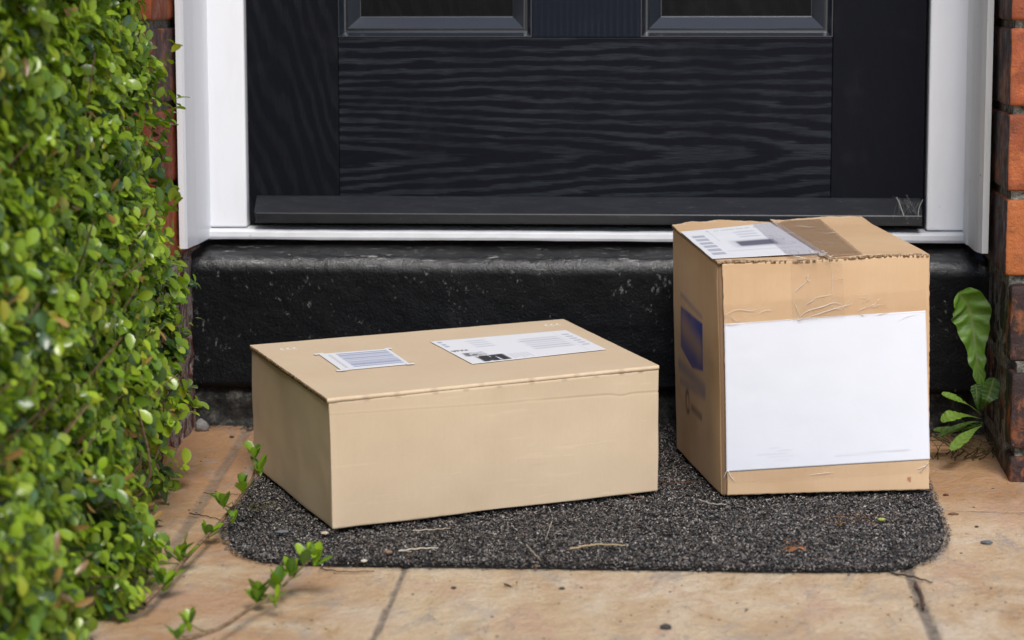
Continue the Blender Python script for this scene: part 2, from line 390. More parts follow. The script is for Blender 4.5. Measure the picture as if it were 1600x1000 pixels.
# ------------------------------------------------------------------ setting: one paving sheet out to the horizon
YF, YT, YW = 2.68, 2.557, 2.467            # frame face, reveal trim front, brick wall face
XL, XR = at(312, 200, YF)[0], at(1528, 200, YF)[0]
def seg_dist(X, Y, a, b):
    a = np.asarray(a)[:2]; b = np.asarray(b)[:2]; d = b-a; L = d@d
    t = np.clip(((X-a[0])*d[0]+(Y-a[1])*d[1])/L, 0, 1)
    return np.hypot(X-a[0]-t*d[0], Y-a[1]-t*d[1])
def spaced(lo, hi, step, far):
    mid = np.arange(lo, hi+1e-6, step); g = []; s = step; x = hi
    while x < far: s *= 1.35; x += s; g.append(x)
    g2 = []; s = step; x = lo
    while x > -far: s *= 1.35; x -= s; g2.append(x)
    return np.r_[g2[::-1], mid, g]
xs = spaced(-.72, .55, .0022, 90); ys = spaced(1.75, 2.75, .0028, 90)
X, Y = np.meshgrid(xs, ys, indexing='ij')
wx = X+.0016*fbm(X*60, Y*60, seed=3); wy = Y+.0016*fbm(X*60, Y*60, seed=5)
def ext(p, q, k0, k1):
    p = np.asarray(p); q = np.asarray(q); d = q-p; return p-d*k0, q+d*k1
g1, g2 = ext(onground(635, 885), onground(583, 1000), .75, 2.6)
r1, r2 = ext(onground(1424, 905), onground(1462, 1000), .45, 2.6)
l1, l2 = ext(onground(392, 662), onground(283, 835), .02, .2)
h1, h2 = onground(1440, 797), onground(1700, 803)
JO = [(g1, g2, .0028, .85), (r1, r2, .0050, .9), (l1, l2, .0055, .6), (h1, h2, .0022, .9)]
joint = np.zeros_like(X); dep = np.zeros_like(X)
for a, b, wd, k in JO:
    d = seg_dist(wx, wy, a, b); wdv = wd*(1+.25*fbm(X*40, Y*40, seed=9))
    m = 1-sstep(wdv*.7, wdv*1.25, d); joint = np.maximum(joint, m*k); dep = np.maximum(dep, (1-sstep(wdv*.5, wdv*1.7, d))*min(1, wd/.004))
# far joints so the paving goes on beyond what the photo shows
rep = ((np.abs((Y+1.3) % .62-.31) < .006) & (Y < 1.9)) | ((np.abs((X+.31) % .62-.31) < .006) & ((Y < 1.7)))
joint = np.maximum(joint, rep*.8)
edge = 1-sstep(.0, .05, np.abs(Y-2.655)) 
gap = sstep(-.02, .03, fbm(X*30, Y*30, seed=31))
Z = gz(Y)-.0022*dep+.0009*fbm(X*18, Y*30, seed=13, oct=5)*(np.abs(X) < 2)*(np.abs(Y) < 4)
Z[:, ys < 1.0] = gz(1.0)
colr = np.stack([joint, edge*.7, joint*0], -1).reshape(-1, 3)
o = mesh_np('paving', np.stack([X, Y, Z], -1).reshape(-1, 3), grid_faces(len(xs), len(ys)), M_PAVE, col={'col': colr}); tag(o, kind='structure')

# ------------------------------------------------------------------ brick walls
CP = .0852                                   # course pitch
ZJ = at(1590, 38, YW)[2]                     # a bed joint height
def brick_run(acc, x0, x1, y0, y1, z0, z1, colf, colr, tile=.0025, top_slope=None):
    """one brick as a worn block; faces subdivided and roughened"""
    r = .0035; sx = max(4, int((x1-x0)/.006)); sy = max(4, int((y1-y0)/.006)); sz = 13
    def ax(a, b, n):
        t = np.linspace(a+r, b-r, n); return np.r_[a, a+.3*r, t, b-.3*r, b]
    A, B, C = ax(x0, x1, sx), ax(y0, y1, sy), ax(z0, z1, sz)
    def put(Xg, Yg, Zg, flip, cc):
        P = np.stack([Xg, Yg, Zg], -1).astype(float)
        lo = np.array([x0+r, y0+r, z0+r]); hi = np.array([x1-r, y1-r, z1-r]); inn = np.clip(P, lo, hi); d = P-inn
        L = np.linalg.norm(d, axis=-1, keepdims=True)+1e-9; P = inn+d/L*np.minimum(r, L)
        nn = d/L
        P = P+nn*(.0011*fbm(P[..., 0]*55, P[..., 1]*55, P[..., 2]*55, seed=21, oct=4))[..., None]
        acc.add(P.reshape(-1, 3), grid_faces(P.shape[0], P.shape[1], flip=flip), cc)
    g = np.meshgrid
    a, c = g(A, C, indexing='ij'); put(a, np.full_like(a, y0), c, False, colf)
    a, c = g(A, C, indexing='ij'); put(a, np.full_like(a, y1), c, True, colf)
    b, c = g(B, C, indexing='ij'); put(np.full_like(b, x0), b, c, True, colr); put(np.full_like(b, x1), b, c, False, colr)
    a, b = g(A, B, indexing='ij'); put(a, b, np.full_like(a, z1), False, colf); put(a, b, np.full_like(a, z0), True, colf)
REDS = [(.50, .12, .035), (.58, .17, .045), (.40, .085, .03), (.46, .11, .035), (.33, .07, .03)]
def wall(side):
    bricks = Acc(); mort = Acc(); flake = Acc()
    xe0 = XR+.005 if side > 0 else XL-.004    # reveal face
    zb = -.05; z = ZJ-CP*int((ZJ-zb)/CP+1)
    k = 0
    while z < 2.1:
        z0, z1 = z+.0042, z+CP-.0042; h = z0
        yf = YW
        if side > 0:
            if z1 < at(1590, 425, YW)[2]+.03: yf = YW-.012 
            if z1 < at(1590, 560, YW)[2]+.03: yf = YW-.034
        low = z1 < .19; xe = xe0+(.005 if side > 0 and low else 0)
        x = 0.; ln = .214 if k % 2 else .10
        near = z < .62
        while x < (1.0 if near else 1.0):
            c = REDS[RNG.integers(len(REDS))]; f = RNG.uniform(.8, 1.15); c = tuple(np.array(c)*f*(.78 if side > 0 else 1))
            cr = (.075, .055, .052) if side > 0 else tuple(np.array(c)*.72)  # side faces toned darker than the fronts
            if side > 0 and x == 0 and low: c = (.036, .017, .015); cr = (.014, .013, .013)
            if side < 0 and x == 0 and k % 4 == 1: c = (.10, .045, .04); cr = (.085, .04, .038)
            a, b = (xe+x, xe+x+ln) if side > 0 else (xe-x-ln, xe-x)
            if side < 0 and x == 0 and low: flake.box((a, yf, z0-.004), (b, 2.9, z1+.004))
            else:
                y1 = 2.9 if x == 0 else yf+.1
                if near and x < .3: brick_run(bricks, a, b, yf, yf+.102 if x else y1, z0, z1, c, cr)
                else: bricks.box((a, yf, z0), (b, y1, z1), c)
            x += ln+.010; ln = .214
        k += 1; z += CP
    xe = xe0
    if side > 0:
        mort.box((xe+.005, YW+.006, -.06), (xe+1.1, 2.88, 2.1)); mort.box((xe+.011, YW-.026, -.06), (xe+1.1, YW+.006, at(1590, 556, YW)[2]-.004))
    else: mort.box((xe-1.1, YW+.006, -.06), (xe-.005, 2.88, 2.1))
    t = empty('brick_wall', (xe, YW, 0), 'strip of red brick wall right of the door, darker at its foot' if side > 0 else 'red brick wall mostly hidden behind the hedge, left of the door', 'wall')
    bricks.build('bricks', M_BRICK, t); mort.build('mortar', M_MORTAR, t, smooth=False)
    if flake.V:
        # roughened flaking face
        f = flake
        V = []; zz = np.linspace(-.03, .20, 90); yy = np.linspace(YW+.003, 2.70, 70)
        B, C = np.meshgrid(yy, zz, indexing='ij'); Xf = xe+.001+.0022*fbm(B*40, C*60, seed=44, oct=5)
        Xf -= .004*(np.abs(((C-ZJ) % CP)-0) < .004)
        f.add(np.stack([Xf, B, C], -1).reshape(-1, 3), grid_faces(70, 90))
        o = f.build('painted_bricks', M_FLAKE, t); o['label'] = 'low reveal bricks with flaking red and white paint'
wall(1); wall(-1)

# ------------------------------------------------------------------ door frame
zs0 = at(900, 373, YF)[2]                    # underside of the sill nose
zdoor = at(900, 352, YF)[2]                  # foot of the leaf
fr = empty('door_frame', ((XL+XR)/2, YF, zs0), 'white plastic frame and sill around the dark door', 'door frame')
XJL, XJR = at(383.5, 200, YF)[0], at(1450.5, 200, YF)[0]
W1 = (1, 1, 1)
for xa, xb in ((XL+.001, XJL), (XJR, XR-.001)):
    a = Acc(); a.box((xa, YF, zs0+.011), (xb, YF+.07, 2.06), W1); bevel(a.build('jamb', M_UPVC, fr, smooth=False), .0025, 3)
a = Acc(); a.box((XJL+.0005, YF, 1.99), (XJR-.0005, YF+.07, 2.06), W1); bevel(a.build('frame_head', M_UPVC, fr, smooth=False), .0025, 3)
# sill: sloped top, nose towards us
a = Acc(); x0, x1 = XL+.0015, XR-.0015
prof = [(YF+.068, zs0-.002), (YF-.006, zs0-.002), (YF-.0075, zs0+.001), (YF-.0075, zs0+.0065), (YF-.005, zs0+.009), (YF+.01, zs0+.0105), (YF+.068, zs0+.0135)]
xx = np.linspace(x0, x1, 160)
V = np.array([[(x, y, z+.0005*vnoise(x*30, i*.7)) for i, (y, z) in enumerate(prof+prof[:1])] for x in xx])
dirt = np.array([[np.ones(3)*(1-.28*max(0, (x-.20)/.15)*(1 if i in (2, 3, 4) else .5))*(.94+.06*vnoise(x*80, i, seed=3)) for i in range(len(prof)+1)] for x in xx])
a.add(V.reshape(-1, 3), grid_faces(len(xx), len(prof)+1), dirt.reshape(-1, 3)); bevel(a.build('sill', M_UPVC, fr, smooth=False), .0003, 1)
# reveal linings running forward from the frame
zt = at(287, 389, YT)[2]
for s, xr in ((1, XR), (-1, XL)):
    th = .006; pr = [(YF+.03, 0), (YT+.006, 0), (YT+.002, -.0012), (YT, -.0045), (YT+.003, -.0075), (YF+.03, -.0075)]
    if s > 0: pr = [(YF+.03, 0), (YF-.035, 0), (YF-.037, -.0014), (YT+.025, -.0014), (YT+.012, -.003), (YT, -.006), (YT, -.0125), (YF+.03, -.0125)]
    else: pr = [(YF+.03, 0), (YT+.045, 0), (YT+.035, -.001), (YT+.004, -.002), (YT, -.004), (YT, -.010), (YF+.03, -.010)]
    P = [(xr-s*(.001)-(s*-1)*0+(-s)*(q)*-1*0+s*(-q)-s*.0125 if s > 0 else xr+.0105+q, y) for y, q in pr]
    a = Acc(); zz = [zt, 2.06]; n_ = len(P)
    V = np.array([[(x, y, z+(0.0 if z > 1 else 0)) for x, y in P] for z in zz]).reshape(-1, 3)
    idx = np.arange(n_); Q = np.stack([idx, np.roll(idx, -1), np.roll(idx, -1)+n_, idx+n_], -1)
    a.add(V, Q, (1, 1, 1) if s < 0 else (.98, .98, .96)); o = a.build('reveal_lining', M_UPVC if s < 0 else M_UPVC_OLD, fr, smooth=False)
    import bmesh
    bm = bmesh.new(); bm.from_mesh(o.data); bmesh.ops.holes_fill(bm, edges=bm.edges); bmesh.ops.recalc_face_normals(bm, faces=bm.faces); bm.to_mesh(o.data); bm.free()

# ------------------------------------------------------------------ front door
YD = YF+.012                                  # face of the leaf
dr = empty('front_door', ((XJL+XJR)/2, YD, zdoor), 'dark woodgrain front door with moulded panels and drip bar', 'door')
xa, xb = XJL+.001, XJR-.003
xs1, xs2 = at(530, 200, YD)[0], at(1299, 200, YD)[0]
zr = at(900, 59, YD)[2]; zb0 = zdoor+.002
a = Acc(); a.box((xa, YD, zb0), (xs1-.0004, YD+.044, 1.985)); bevel(a.build('stile', M_STILE, dr, smooth=False), .0006, 2)
a = Acc(); a.box((xs2+.0004, YD, zb0), (xb, YD+.044, 1.985)); bevel(a.build('stile', M_STILE2, dr, smooth=False), .0006, 2)
a = Acc(); a.box((xs1, YD-.0006, zb0), (xs2, YD+.044, zr)); bevel(a.build('bottom_rail', M_RAIL, dr, smooth=False), .0008, 2)
xm1, xm2 = at(831, 30, YD)[0], at(1001, 30, YD)[0]
a = Acc(); a.box((xm1, YD, zr+.0005), (xm2, YD+.044, 1.87)); bevel(a.build('mullion', M_MULL, dr, smooth=False), .0006, 2)
a = Acc(); a.box((xs1, YD-.0002, 1.8705), (xs2, YD+.044, 1.985)); bevel(a.build('top_rail', M_RAIL, dr, smooth=False), .0006, 2)
for xp, xq in ((xs1, xm1), (xm2, xs2)):
    a = Acc(); a.box((xp+.0005, YD+.0002, 1.00), (xq-.0005, YD+.044, 1.13)); bevel(a.build('lock_rail', M_RAIL, dr, smooth=False), .0006, 2)
    for za, zb_ in ((zr+.0006, .9995), (1.1305, 1.8695)):
        # nested mouldings stepping into the leaf: (inset, depth)
        rings = [(.0002, .0), (.0012, .0), (.0045, .0060), (.0055, .0100), (.0075, .0102), (.0080, .0085), (.0095, .0080), (.0215, .0195), (.0220, .0215), (.024, .0218)]
        V = []; 
        for ins, dp in rings:
            V += [(xp+ins, YD+dp, za+ins), (xq-ins, YD+dp, za+ins), (xq-ins, YD+dp, zb_-ins), (xp+ins, YD+dp, zb_-ins)]
        Q = [(4*i+j, 4*i+(j+1) % 4, 4*i+4+(j+1) % 4, 4*i+4+j) for i in range(len(rings)-1) for j in range(4)]
        pn = mesh_np('panel', [(xp+.018, YD+.0216, za+.018), (xq-.018, YD+.0216, za+.018), (xq-.018, YD+.0216, zb_-.018), (xp+.018, YD+.0216, zb_-.018),
                               (xp+.018, YD+.030, za+.018), (xq-.018, YD+.030, za+.018), (xq-.018, YD+.030, zb_-.018), (xp+.018, YD+.030, zb_-.018)],
                     [(0,1,2,3),(7,6,5,4),(0,4,5,1),(1,5,6,2),(2,6,7,3),(3,7,4,0)], M_PANEL, dr, smooth=False)
        mesh_np('moulding', V, Q, M_MOULD, pn, smooth=False)
# drip bar
zt1 = at(900, 307, YD)[2]; ybf = YD-.026
zt2 = at(900, 335, ybf)[2]; zt3 = at(900, 350, ybf)[2]
xw0, xw1 = at(396, 335, ybf)[0], at(1441, 335, ybf)[0]
pf = [(YD-.0008, zt1), (YD-.004, zt1), (ybf+.0012, zt2+.0008), (ybf, zt2-.0004), (ybf, zt3), (ybf+.003, zt3-.0005), (YD-.0008, zt3+.002)]
xx = np.linspace(xw0, xw1, 120); V = np.array([[(x+(.0035 if i in (3, 4) and k == 0 else 0), y, z) for i, (y, z) in enumerate(pf)] for k, x in enumerate(xx)])
m_ = len(pf); a = Acc(); idx = np.arange(len(xx)*m_).reshape(len(xx), m_); nx = np.roll(idx, -1, 1)
a.add(V.reshape(-1, 3), np.stack([idx[:-1], idx[1:], nx[1:], nx[:-1]], -1).reshape(-1, 4))
o = a.build('drip_bar', M_WB, dr, smooth=False)
bm = bmesh.new(); bm.from_mesh(o.data); bmesh.ops.holes_fill(bm, edges=bm.edges); bmesh.ops.recalc_face_normals(bm, faces=bm.faces); bm.to_mesh(o.data); bm.free(); bevel(o, .0007, 2)
# dark filler in the gaps behind and beneath the leaf
a = Acc(); a.box((XJL-.002, YD+.046, zs0+.012), (XJR+.002, YD+.055, 1.99)); a.box((XJL+.0005, YD+.006, zs0+.0122), (XJR-.0005, YD+.02, zb0-.0005)); a.build('gap_filler', M_BACK, dr, smooth=False)

# ------------------------------------------------------------------ doorstep
st = empty('doorstep', ((XL+XR)/2, 2.64, 0), 'rounded step painted glossy black beneath the white sill', 'doorstep')
YS = 2.632; ztop = zs0-.0025; zbot = at(340, 607, YS)[2]
# profile going from the back of the top over the rounded nose and down
pr = []
for t in np.linspace(0, 1, 14): pr.append((YF+.05-(YF+.05-(YS+.016))*t, ztop-.002-.011*t**1.6))
for t in np.linspace(0, math.pi/2, 18)[1:]: pr.append((YS+.016-.016*math.sin(t), ztop-.013-.019*(1-math.cos(t))))
for t in np.linspace(0, 1, 56)[1:]: pr.append((YS+.002*math.sin(t*3), ztop-.032+(zbot+.008-(ztop-.032))*t))
for t in np.linspace(0, math.pi/2, 8)[1:]: pr.append((YS+.010*(1-math.cos(t)), zbot+.008-.008*math.sin(t)))
for t in np.linspace(0, 1, 8)[1:]: pr.append((YS+.010+.06*t, zbot+.002*t))
pr = np.array(pr); xx = np.linspace(XL-.004, XR+.010, 420)
Xg = np.repeat(xx[:, None], len(pr), 1); Yg = np.repeat(pr[None, :, 0], len(xx), 0); Zg = np.repeat(pr[None, :, 1], len(xx), 0)
nz = fbm(Xg*9, (Yg+Zg)*9, seed=61, oct=3); nf = fbm(Xg*70, (Yg-Zg)*70, seed=63, oct=4)
frontm = sstep(YF-.004, YF-.02, Yg)
Yg = Yg-(.0022*nz+.0006*nf)*frontm
Zg = Zg+(.0035*fbm(Xg*16, Yg*40, seed=67, oct=4)+.0012*fbm(Xg*90, Yg*90, seed=66))*sstep(YF+.01, YF-.012, Yg)*sstep(ztop-.06, ztop-.03, Zg)
worn = sstep(.034, .012, ztop-Zg)*sstep(YF+.02, YF-.005, Yg)
o = mesh_np('step_block', np.stack([Xg, Yg, Zg], -1).reshape(-1, 3), grid_faces(len(xx), len(pr), flip=False), M_STEP, st, {'col': worn.reshape(-1)})
# rough recessed base below
xx = np.linspace(XL-.004, XR+.010, 300); zz = np.linspace(-.03, zbot+.004, 40)
A, C = np.meshgrid(xx, zz, indexing='ij'); Bq = YS+.013+.005*fbm(A*35, C*60, seed=71, oct=5)
o = mesh_np('step_base', np.stack([A, Bq, C], -1).reshape(-1, 3), grid_faces(300, 40), M_BASE, st)

# ------------------------------------------------------------------ door mat
mt_pts = [(352, 835), (372, 868), (425, 883), (520, 887), (800, 890), (1100, 895), (1360, 897), (1420, 890), (1465, 868), (1479, 838), (1468, 800), (1452, 765)]
out = [onground(u, v)[:2] for u, v in mt_pts]
br = np.array(out[-1]); out += [br+np.array([-.004, .10]), br+np.array([-.012, .27]), br+np.array([-.05, .315]), br+np.array([-.36, .318])]
bl = onground(404, 752)[:2]; out += [np.array([bl[0]+.12, br[1]+.312]), np.array([bl[0]+.05, br[1]+.27]), bl+np.array([.028, .10]), bl, onground(368, 795)[:2]]
out = np.array(out); k = len(out)
sm = []
for i in range(k):
    p0, p1, p2, p3 = out[i-1], out[i], out[(i+1) % k], out[(i+2) % k]
    for f in np.linspace(0, 1, 9)[:-1]:
        sm.append(.5*((2*p1)+(-p0+p2)*f+(2*p0-5*p1+4*p2-p3)*f*f+(-p0+3*p1-3*p2+p3)*f**3))
sm = np.array(sm)
def inside(px, py, poly):
    r = np.zeros(px.shape, bool); j = len(poly)-1
    for i in range(len(poly)):
        xi, yi = poly[i]; xj, yj = poly[j]
        cnd = ((yi > py) != (yj > py)) & (px < (xj-xi)*(py-yi)/(yj-yi+1e-12)+xi); r ^= cnd; j = i
    return r
cen = sm.mean(0)
mat = empty('door_mat', (cen[0], cen[1], gz(cen[1])), 'flecked dark grey fibre doormat with rounded corners under both boxes', 'doormat')
bm = bmesh.new(); vv = [bm.verts.new((p[0], p[1], 0)) for p in (sm-cen)*.994+cen]; f = bm.faces.new(vv)
r_ = bmesh.ops.extrude_face_region(bm, geom=[f]); top = [g for g in r_['geom'] if isinstance(g, bmesh.types.BMVert)]
for v in bm.verts: v.co.z = gz(v.co.y)+.001
for v in top: v.co.z = gz(v.co.y)+.0035
bmesh.ops.recalc_face_normals(bm, faces=bm.faces)
for v in bm.verts: v.co -= mat.location
me = bpy.data.meshes.new('backing'); bm.to_mesh(me); bm.free(); me.materials.append(M_BACK); link(bpy.data.objects.new('backing', me), mat)
NF = 210000
lo, hi = sm.min(0)-.002, sm.max(0)+.002
px = RNG.uniform(lo[0], hi[0], NF); py = RNG.uniform(lo[1], hi[1], NF)
shr = (sm-cen)*1.012+cen; k_ = inside(px, py, shr); px, py = px[k_], py[k_]; NFi = len(px)
ln = RNG.uniform(.0013, .0032, NFi); az = RNG.uniform(0, 2*np.pi, NFi); el = RNG.uniform(-.15, .9, NFi)
wd = RNG.uniform(.00028, .0006, NFi)
bump_ = .0022*fbm(px*90, py*90, seed=77, oct=3)
base = np.stack([px, py, gz(py)+.0035+bump_+RNG.uniform(0, .0038, NFi)], -1)
dirv = np.stack([np.cos(az)*np.cos(el), np.sin(az)*np.cos(el), np.sin(el)], -1)
sdv = np.stack([-np.sin(az), np.cos(az), RNG.uniform(-.6, .6, NFi)], -1)
bend = np.stack([RNG.normal(0, .3, NFi), RNG.normal(0, .3, NFi), -RNG.uniform(0, .9, NFi)], -1)
P0 = base; P1 = base+dirv*(ln*.5)[:, None]; P2 = base+dirv*ln[:, None]+bend*(ln*.5)[:, None]
VV = np.stack([P0-sdv*wd[:, None], P0+sdv*wd[:, None], P1-sdv*wd[:, None], P1+sdv*wd[:, None], P2-sdv*(wd*.6)[:, None], P2+sdv*(wd*.6)[:, None]], 1).reshape(-1, 3)
b0 = np.arange(NFi)[:, None]*6
QQ = np.concatenate([b0+np.array([0, 1, 3, 2]), b0+np.array([2, 3, 5, 4])], 0)
tone = RNG.choice(8, NFi, p=[.19, .17, .17, .16, .13, .10, .04, .04])
pal = np.array([(.010, .010, .011), (.018, .017, .018), (.035, .032, .031), (.07, .062, .056), (.13, .118, .108), (.19, .17, .155), (.12, .075, .05), (.27, .25, .22)])
cc = (pal[tone]*.8+.010)*2.0*RNG.uniform(.75, 1.25, NFi)[:, None]
out_ = ~inside(px, py, (sm-cen)*.998+cen); VV[:, 2] -= np.repeat(np.where(out_, RNG.uniform(0, .004, NFi), 0), 6)
def blot(u, v, rx, ry, colr, pw):
    global cc
    c0 = onground(u, v)[:2]; d = np.hypot((px-c0[0])/rx, (py-c0[1])/ry); m = (RNG.uniform(0, 1, NFi) < pw*np.clip(1.3-d, 0, 1)); cc[m] = np.array(colr)*RNG.uniform(.6, 1.3, m.sum())[:, None]
blot(1340, 820, .04, .022, (.20, .10, .04), .28); blot(410, 800, .018, .02, (.13, .12, .035), .5); blot(1240, 858, .012, .01, (.28, .10, .04), .35)
blot(650, 850, .10, .03, (.20, .16, .11), .07)
mesh_np('pile', VV, QQ, M_FIBRE, mat, {'col': np.repeat(cc, 6, 0)}, smooth=False)

# ------------------------------------------------------------------ cartons
def rbox(name, C8, r, mat, parent, dims, res, paint=None, disp=None, faces='xXyYzZ'):
    """C8[(i,j,k)] corners. rounded box with painted ink; res metres per cell"""
    Lx, Ly, Lz = dims; Ls = dims
    def tril(U):
        u, v, w_ = U[..., 0:1]/Lx, U[..., 1:2]/Ly, U[..., 2:3]/Lz; P = 0
        for i in (0, 1):
            for j in (0, 1):
                for k in (0, 1):
                    P = P+np.asarray(C8[(i, j, k)])*(u if i else 1-u)*(v if j else 1-v)*(w_ if k else 1-w_)
        return P
    def ax(L, rs):
        n_ = max(4, int(L/rs)); return np.r_[0, .25*r, .6*r, np.linspace(r, L-r, n_), L-.6*r, L-.25*r, L]
    acc = Acc()
    for f in faces:
        d = 'xyz'.index(f.lower()); hi = f.isupper(); o1, o2 = [q for q in (0, 1, 2) if q != d]
        rs = res.get(f, .006)
        A, B = np.meshgrid(ax(Ls[o1], rs), ax(Ls[o2], rs), indexing='ij')
        U = np.zeros(A.shape+(3,)); U[..., o1] = A; U[..., o2] = B; U[..., d] = Ls[d] if hi else 0
        inn = np.clip(U, r, np.array(Ls)-r); dd = U-inn; L = np.linalg.norm(dd, axis=-1, keepdims=True); nn = dd/(L+1e-12); U2 = inn+nn*r
        if disp is not None: U2 = U2+nn*disp(f, A, B, U2)[..., None]
        ink = paint(f, A, B) if paint is not None else np.zeros(A.shape+(4,))
        flip = ((d == 1) == hi)
        acc.add(tril(U2).reshape(-1, 3), grid_faces(A.shape[0], A.shape[1], flip=flip), ink.reshape(-1, 4))
    return acc.build(name, mat, parent, cname='ink')
def blank(A): return np.zeros(A.shape+(4,))
def over(I, mask, col):
    m = np.clip(mask, 0, 1); a0 = I[..., 3]; a = m+a0*(1-m)
    rgb = (np.asarray(col)*m[..., None]+I[..., :3]*(a0*(1-m))[..., None])/np.maximum(a, 1e-6)[..., None]
    I[..., :3] = rgb; I[..., 3] = a; return I
def sbox(A, B, a0, a1, b0, b1, s=.004, sb=None):
    sb = sb or s
    return sstep(a0-s, a0+s, A)*(1-sstep(a1-s, a1+s, A))*sstep(b0-sb, b0+sb, B)*(1-sstep(b1-sb, b1+sb, B))
def box_corners(px, H, tops):
    """px: bottom pixel corners (fl, fr, bl); tops: top pixel corners (fl, fr, bl, br)"""
    C = {}
    b = {(0, 0): onground(*px[0], h=.010), (1, 0): onground(*px[1], h=.010), (0, 1): onground(*px[2], h=.010)}
    b[(1, 1)] = b[(1, 0)]+b[(0, 1)]-b[(0, 0)]
    for k_, t_ in zip(((0, 0), (1, 0), (0, 1), (1, 1)), tops):
        d = ray(*t_); C[(*k_, 1)] = None
        hh = H+.010; t = (CH+SLOPE*Y0-hh)/(SLOPE*d[1]-d[2]); C[(*k_, 1)] = np.array([0, 0, CH])+d*t
        C[(*k_, 0)] = b[k_]
    return C
def lerp_face(C, f, s, t):
    """point on a face of a box: s,t in 0..1"""
    g = (lambda i, j, k: np.asarray(C[(i, j, k)]))
    if f == 'top': a, b, c, d = g(0, 0, 1), g(1, 0, 1), g(0, 1, 1), g(1, 1, 1)
    if f == 'front': a, b, c, d = g(0, 0, 0), g(1, 0, 0), g(0, 0, 1), g(1, 0, 1)
    if f == 'left': a, b, c, d = g(0, 0, 0), g(0, 1, 0), g(0, 0, 1), g(0, 1, 1)
    s = np.asarray(s)[..., None]; t = np.asarray(t)[..., None]
    return a*(1-s)*(1-t)+b*s*(1-t)+c*(1-s)*t+d*s*t
def fnorm(C, f):
    p = lambda i, j, k: np.asarray(C[(i, j, k)])
    if f == 'top': n_ = np.cross(p(1,0,1)-p(0,0,1), p(0,1,1)-p(0,0,1))
    if f == 'front': n_ = np.cross(p(1,0,0)-p(0,0,0), p(0,0,1)-p(0,0,0))
    if f == 'left': n_ = np.cross(p(0,0,1)-p(0,0,0), p(0,1,0)-p(0,0,0))
    return n_/np.linalg.norm(n_)
def plane_px(u, v, C, f, off=0.):
    n_ = fnorm(C, f); p0 = lerp_face(C, f, np.array(0.), np.array(0.))
    if f == 'front': # average plane
        p0 = lerp_face(C, f, np.array(.5), np.array(.5))
    p0 = p0+n_*off; d = ray(u, v); o = np.array([0, 0, CH]); return o+d*(((p0-o)@n_)/(d@n_))
def sheet(name, q4, nrm, nu, nv, mat, parent, paint=None, wav=0., thick=.0004, seed=1, ragged=0., lift=None, smooth=True, surf=None, edges='all'):
    """q4 corners (p00, p10, p01, p11) -> thin sheet with real thickness, ink-painted"""
    s, t = np.meshgrid(np.linspace(0, 1, nu), np.linspace(0, 1, nv), indexing='ij')
    a, b, c, d = [np.asarray(q) for q in q4]
    L1, L2 = np.linalg.norm(b-a), np.linalg.norm(c-a)
    s2, t2 = s.copy(), t.copy()
    if ragged:
        rg = ragged*fbm(s*L1*260, t*L2*260, seed=seed+5, oct=3)
        s2 = s+rg/L1*((s == 0)*1.+(s == 1)*1.); t2 = t+rg/L2*((t == 0)*1.+(t == 1)*1.)
    P = a*((1-s2)*(1-t2))[..., None]+b*(s2*(1-t2))[..., None]+c*((1-s2)*t2)[..., None]+d*(s2*t2)[..., None]
    hgt = wav*(fbm(s*L1*30, t*L2*30, seed=seed, oct=3)*.5+.5)
    if lift is not None: hgt = hgt+lift(s, t)
    if surf is not None: hgt = hgt+surf(P)
    T = P+nrm*(hgt+thick)[..., None] if np.ndim(thick) else P+nrm*((hgt+thick)[..., None])
    Bt = P+nrm*hgt[..., None]
    n0 = nu*nv; Q1 = grid_faces(nu, nv); Q2 = grid_faces(nu, nv, n0, True)
    idx = np.arange(n0).reshape(nu, nv); loop = np.r_[idx[:, 0], idx[-1, 1:], idx[-2::-1, -1], idx[0, -2:0:-1]]
    nl = np.roll(loop, -1); Qe = np.stack([loop, loop+n0, nl+n0, nl], -1)
    # orient
    fn = np.cross(b-a, c-a)
    if fn@nrm < 0: Q1, Q2 = Q1[:, ::-1], Q2[:, ::-1]; Qe = Qe[:, ::-1]
    ink = paint(s*L1, t*L2, L1, L2) if paint is not None else np.tile(np.array([0, 0, 0, 0.]), (nu, nv, 1))
    ink = ink.reshape(-1, 4)
    mats = mat if isinstance(mat, list) else [mat]
    ei = np.full(len(Qe), len(mats)-1)
    if edges == 'left': ei[:] = 0; ei[-(nv-1):] = len(mats)-1
    mi = np.r_[np.zeros(len(Q1)+len(Q2)), ei]
    return mesh_np(name, np.concatenate([T.reshape(-1, 3), Bt.reshape(-1, 3)]), np.concatenate([Q1, Q2, Qe]), mats, parent, {'ink': np.concatenate([ink, ink])}, smooth=smooth, midx=mi)

# --- left carton
H1 = .1235
C1 = box_corners([(520, 827), (1028, 767), (396, 727)], H1, [(513, 623), (1030, 571), (393, 539), (880, 498.5)])
d1 = (np.linalg.norm(C1[(1,0,0)]-C1[(0,0,0)]), np.linalg.norm(C1[(0,1,0)]-C1[(0,0,0)]), H1)
bx = empty('cardboard_box', tuple(C1[(0,0,0)]*.5+C1[(1,1,0)]*.5), 'low wide plain cardboard box on the left of the doormat', 'cardboard box')
LT = .0032                                     # board thickness of the lid
Cb = {k_: np.array(v_) for k_, v_ in C1.items()}; n1 = fnorm(C1, 'top')
for k_ in list(Cb):
    if k_[2] == 1: Cb[k_] = Cb[k_]-n1*(LT+.0007)
def crease(A):       # wandering fold line below the lid edge of the front
    x = A/d1[0]; return d1[2]-.0145-.010*x+.0005*vnoise(A*18, 0, seed=5)-.0018*np.exp(-((x-.88)/.025)**2)
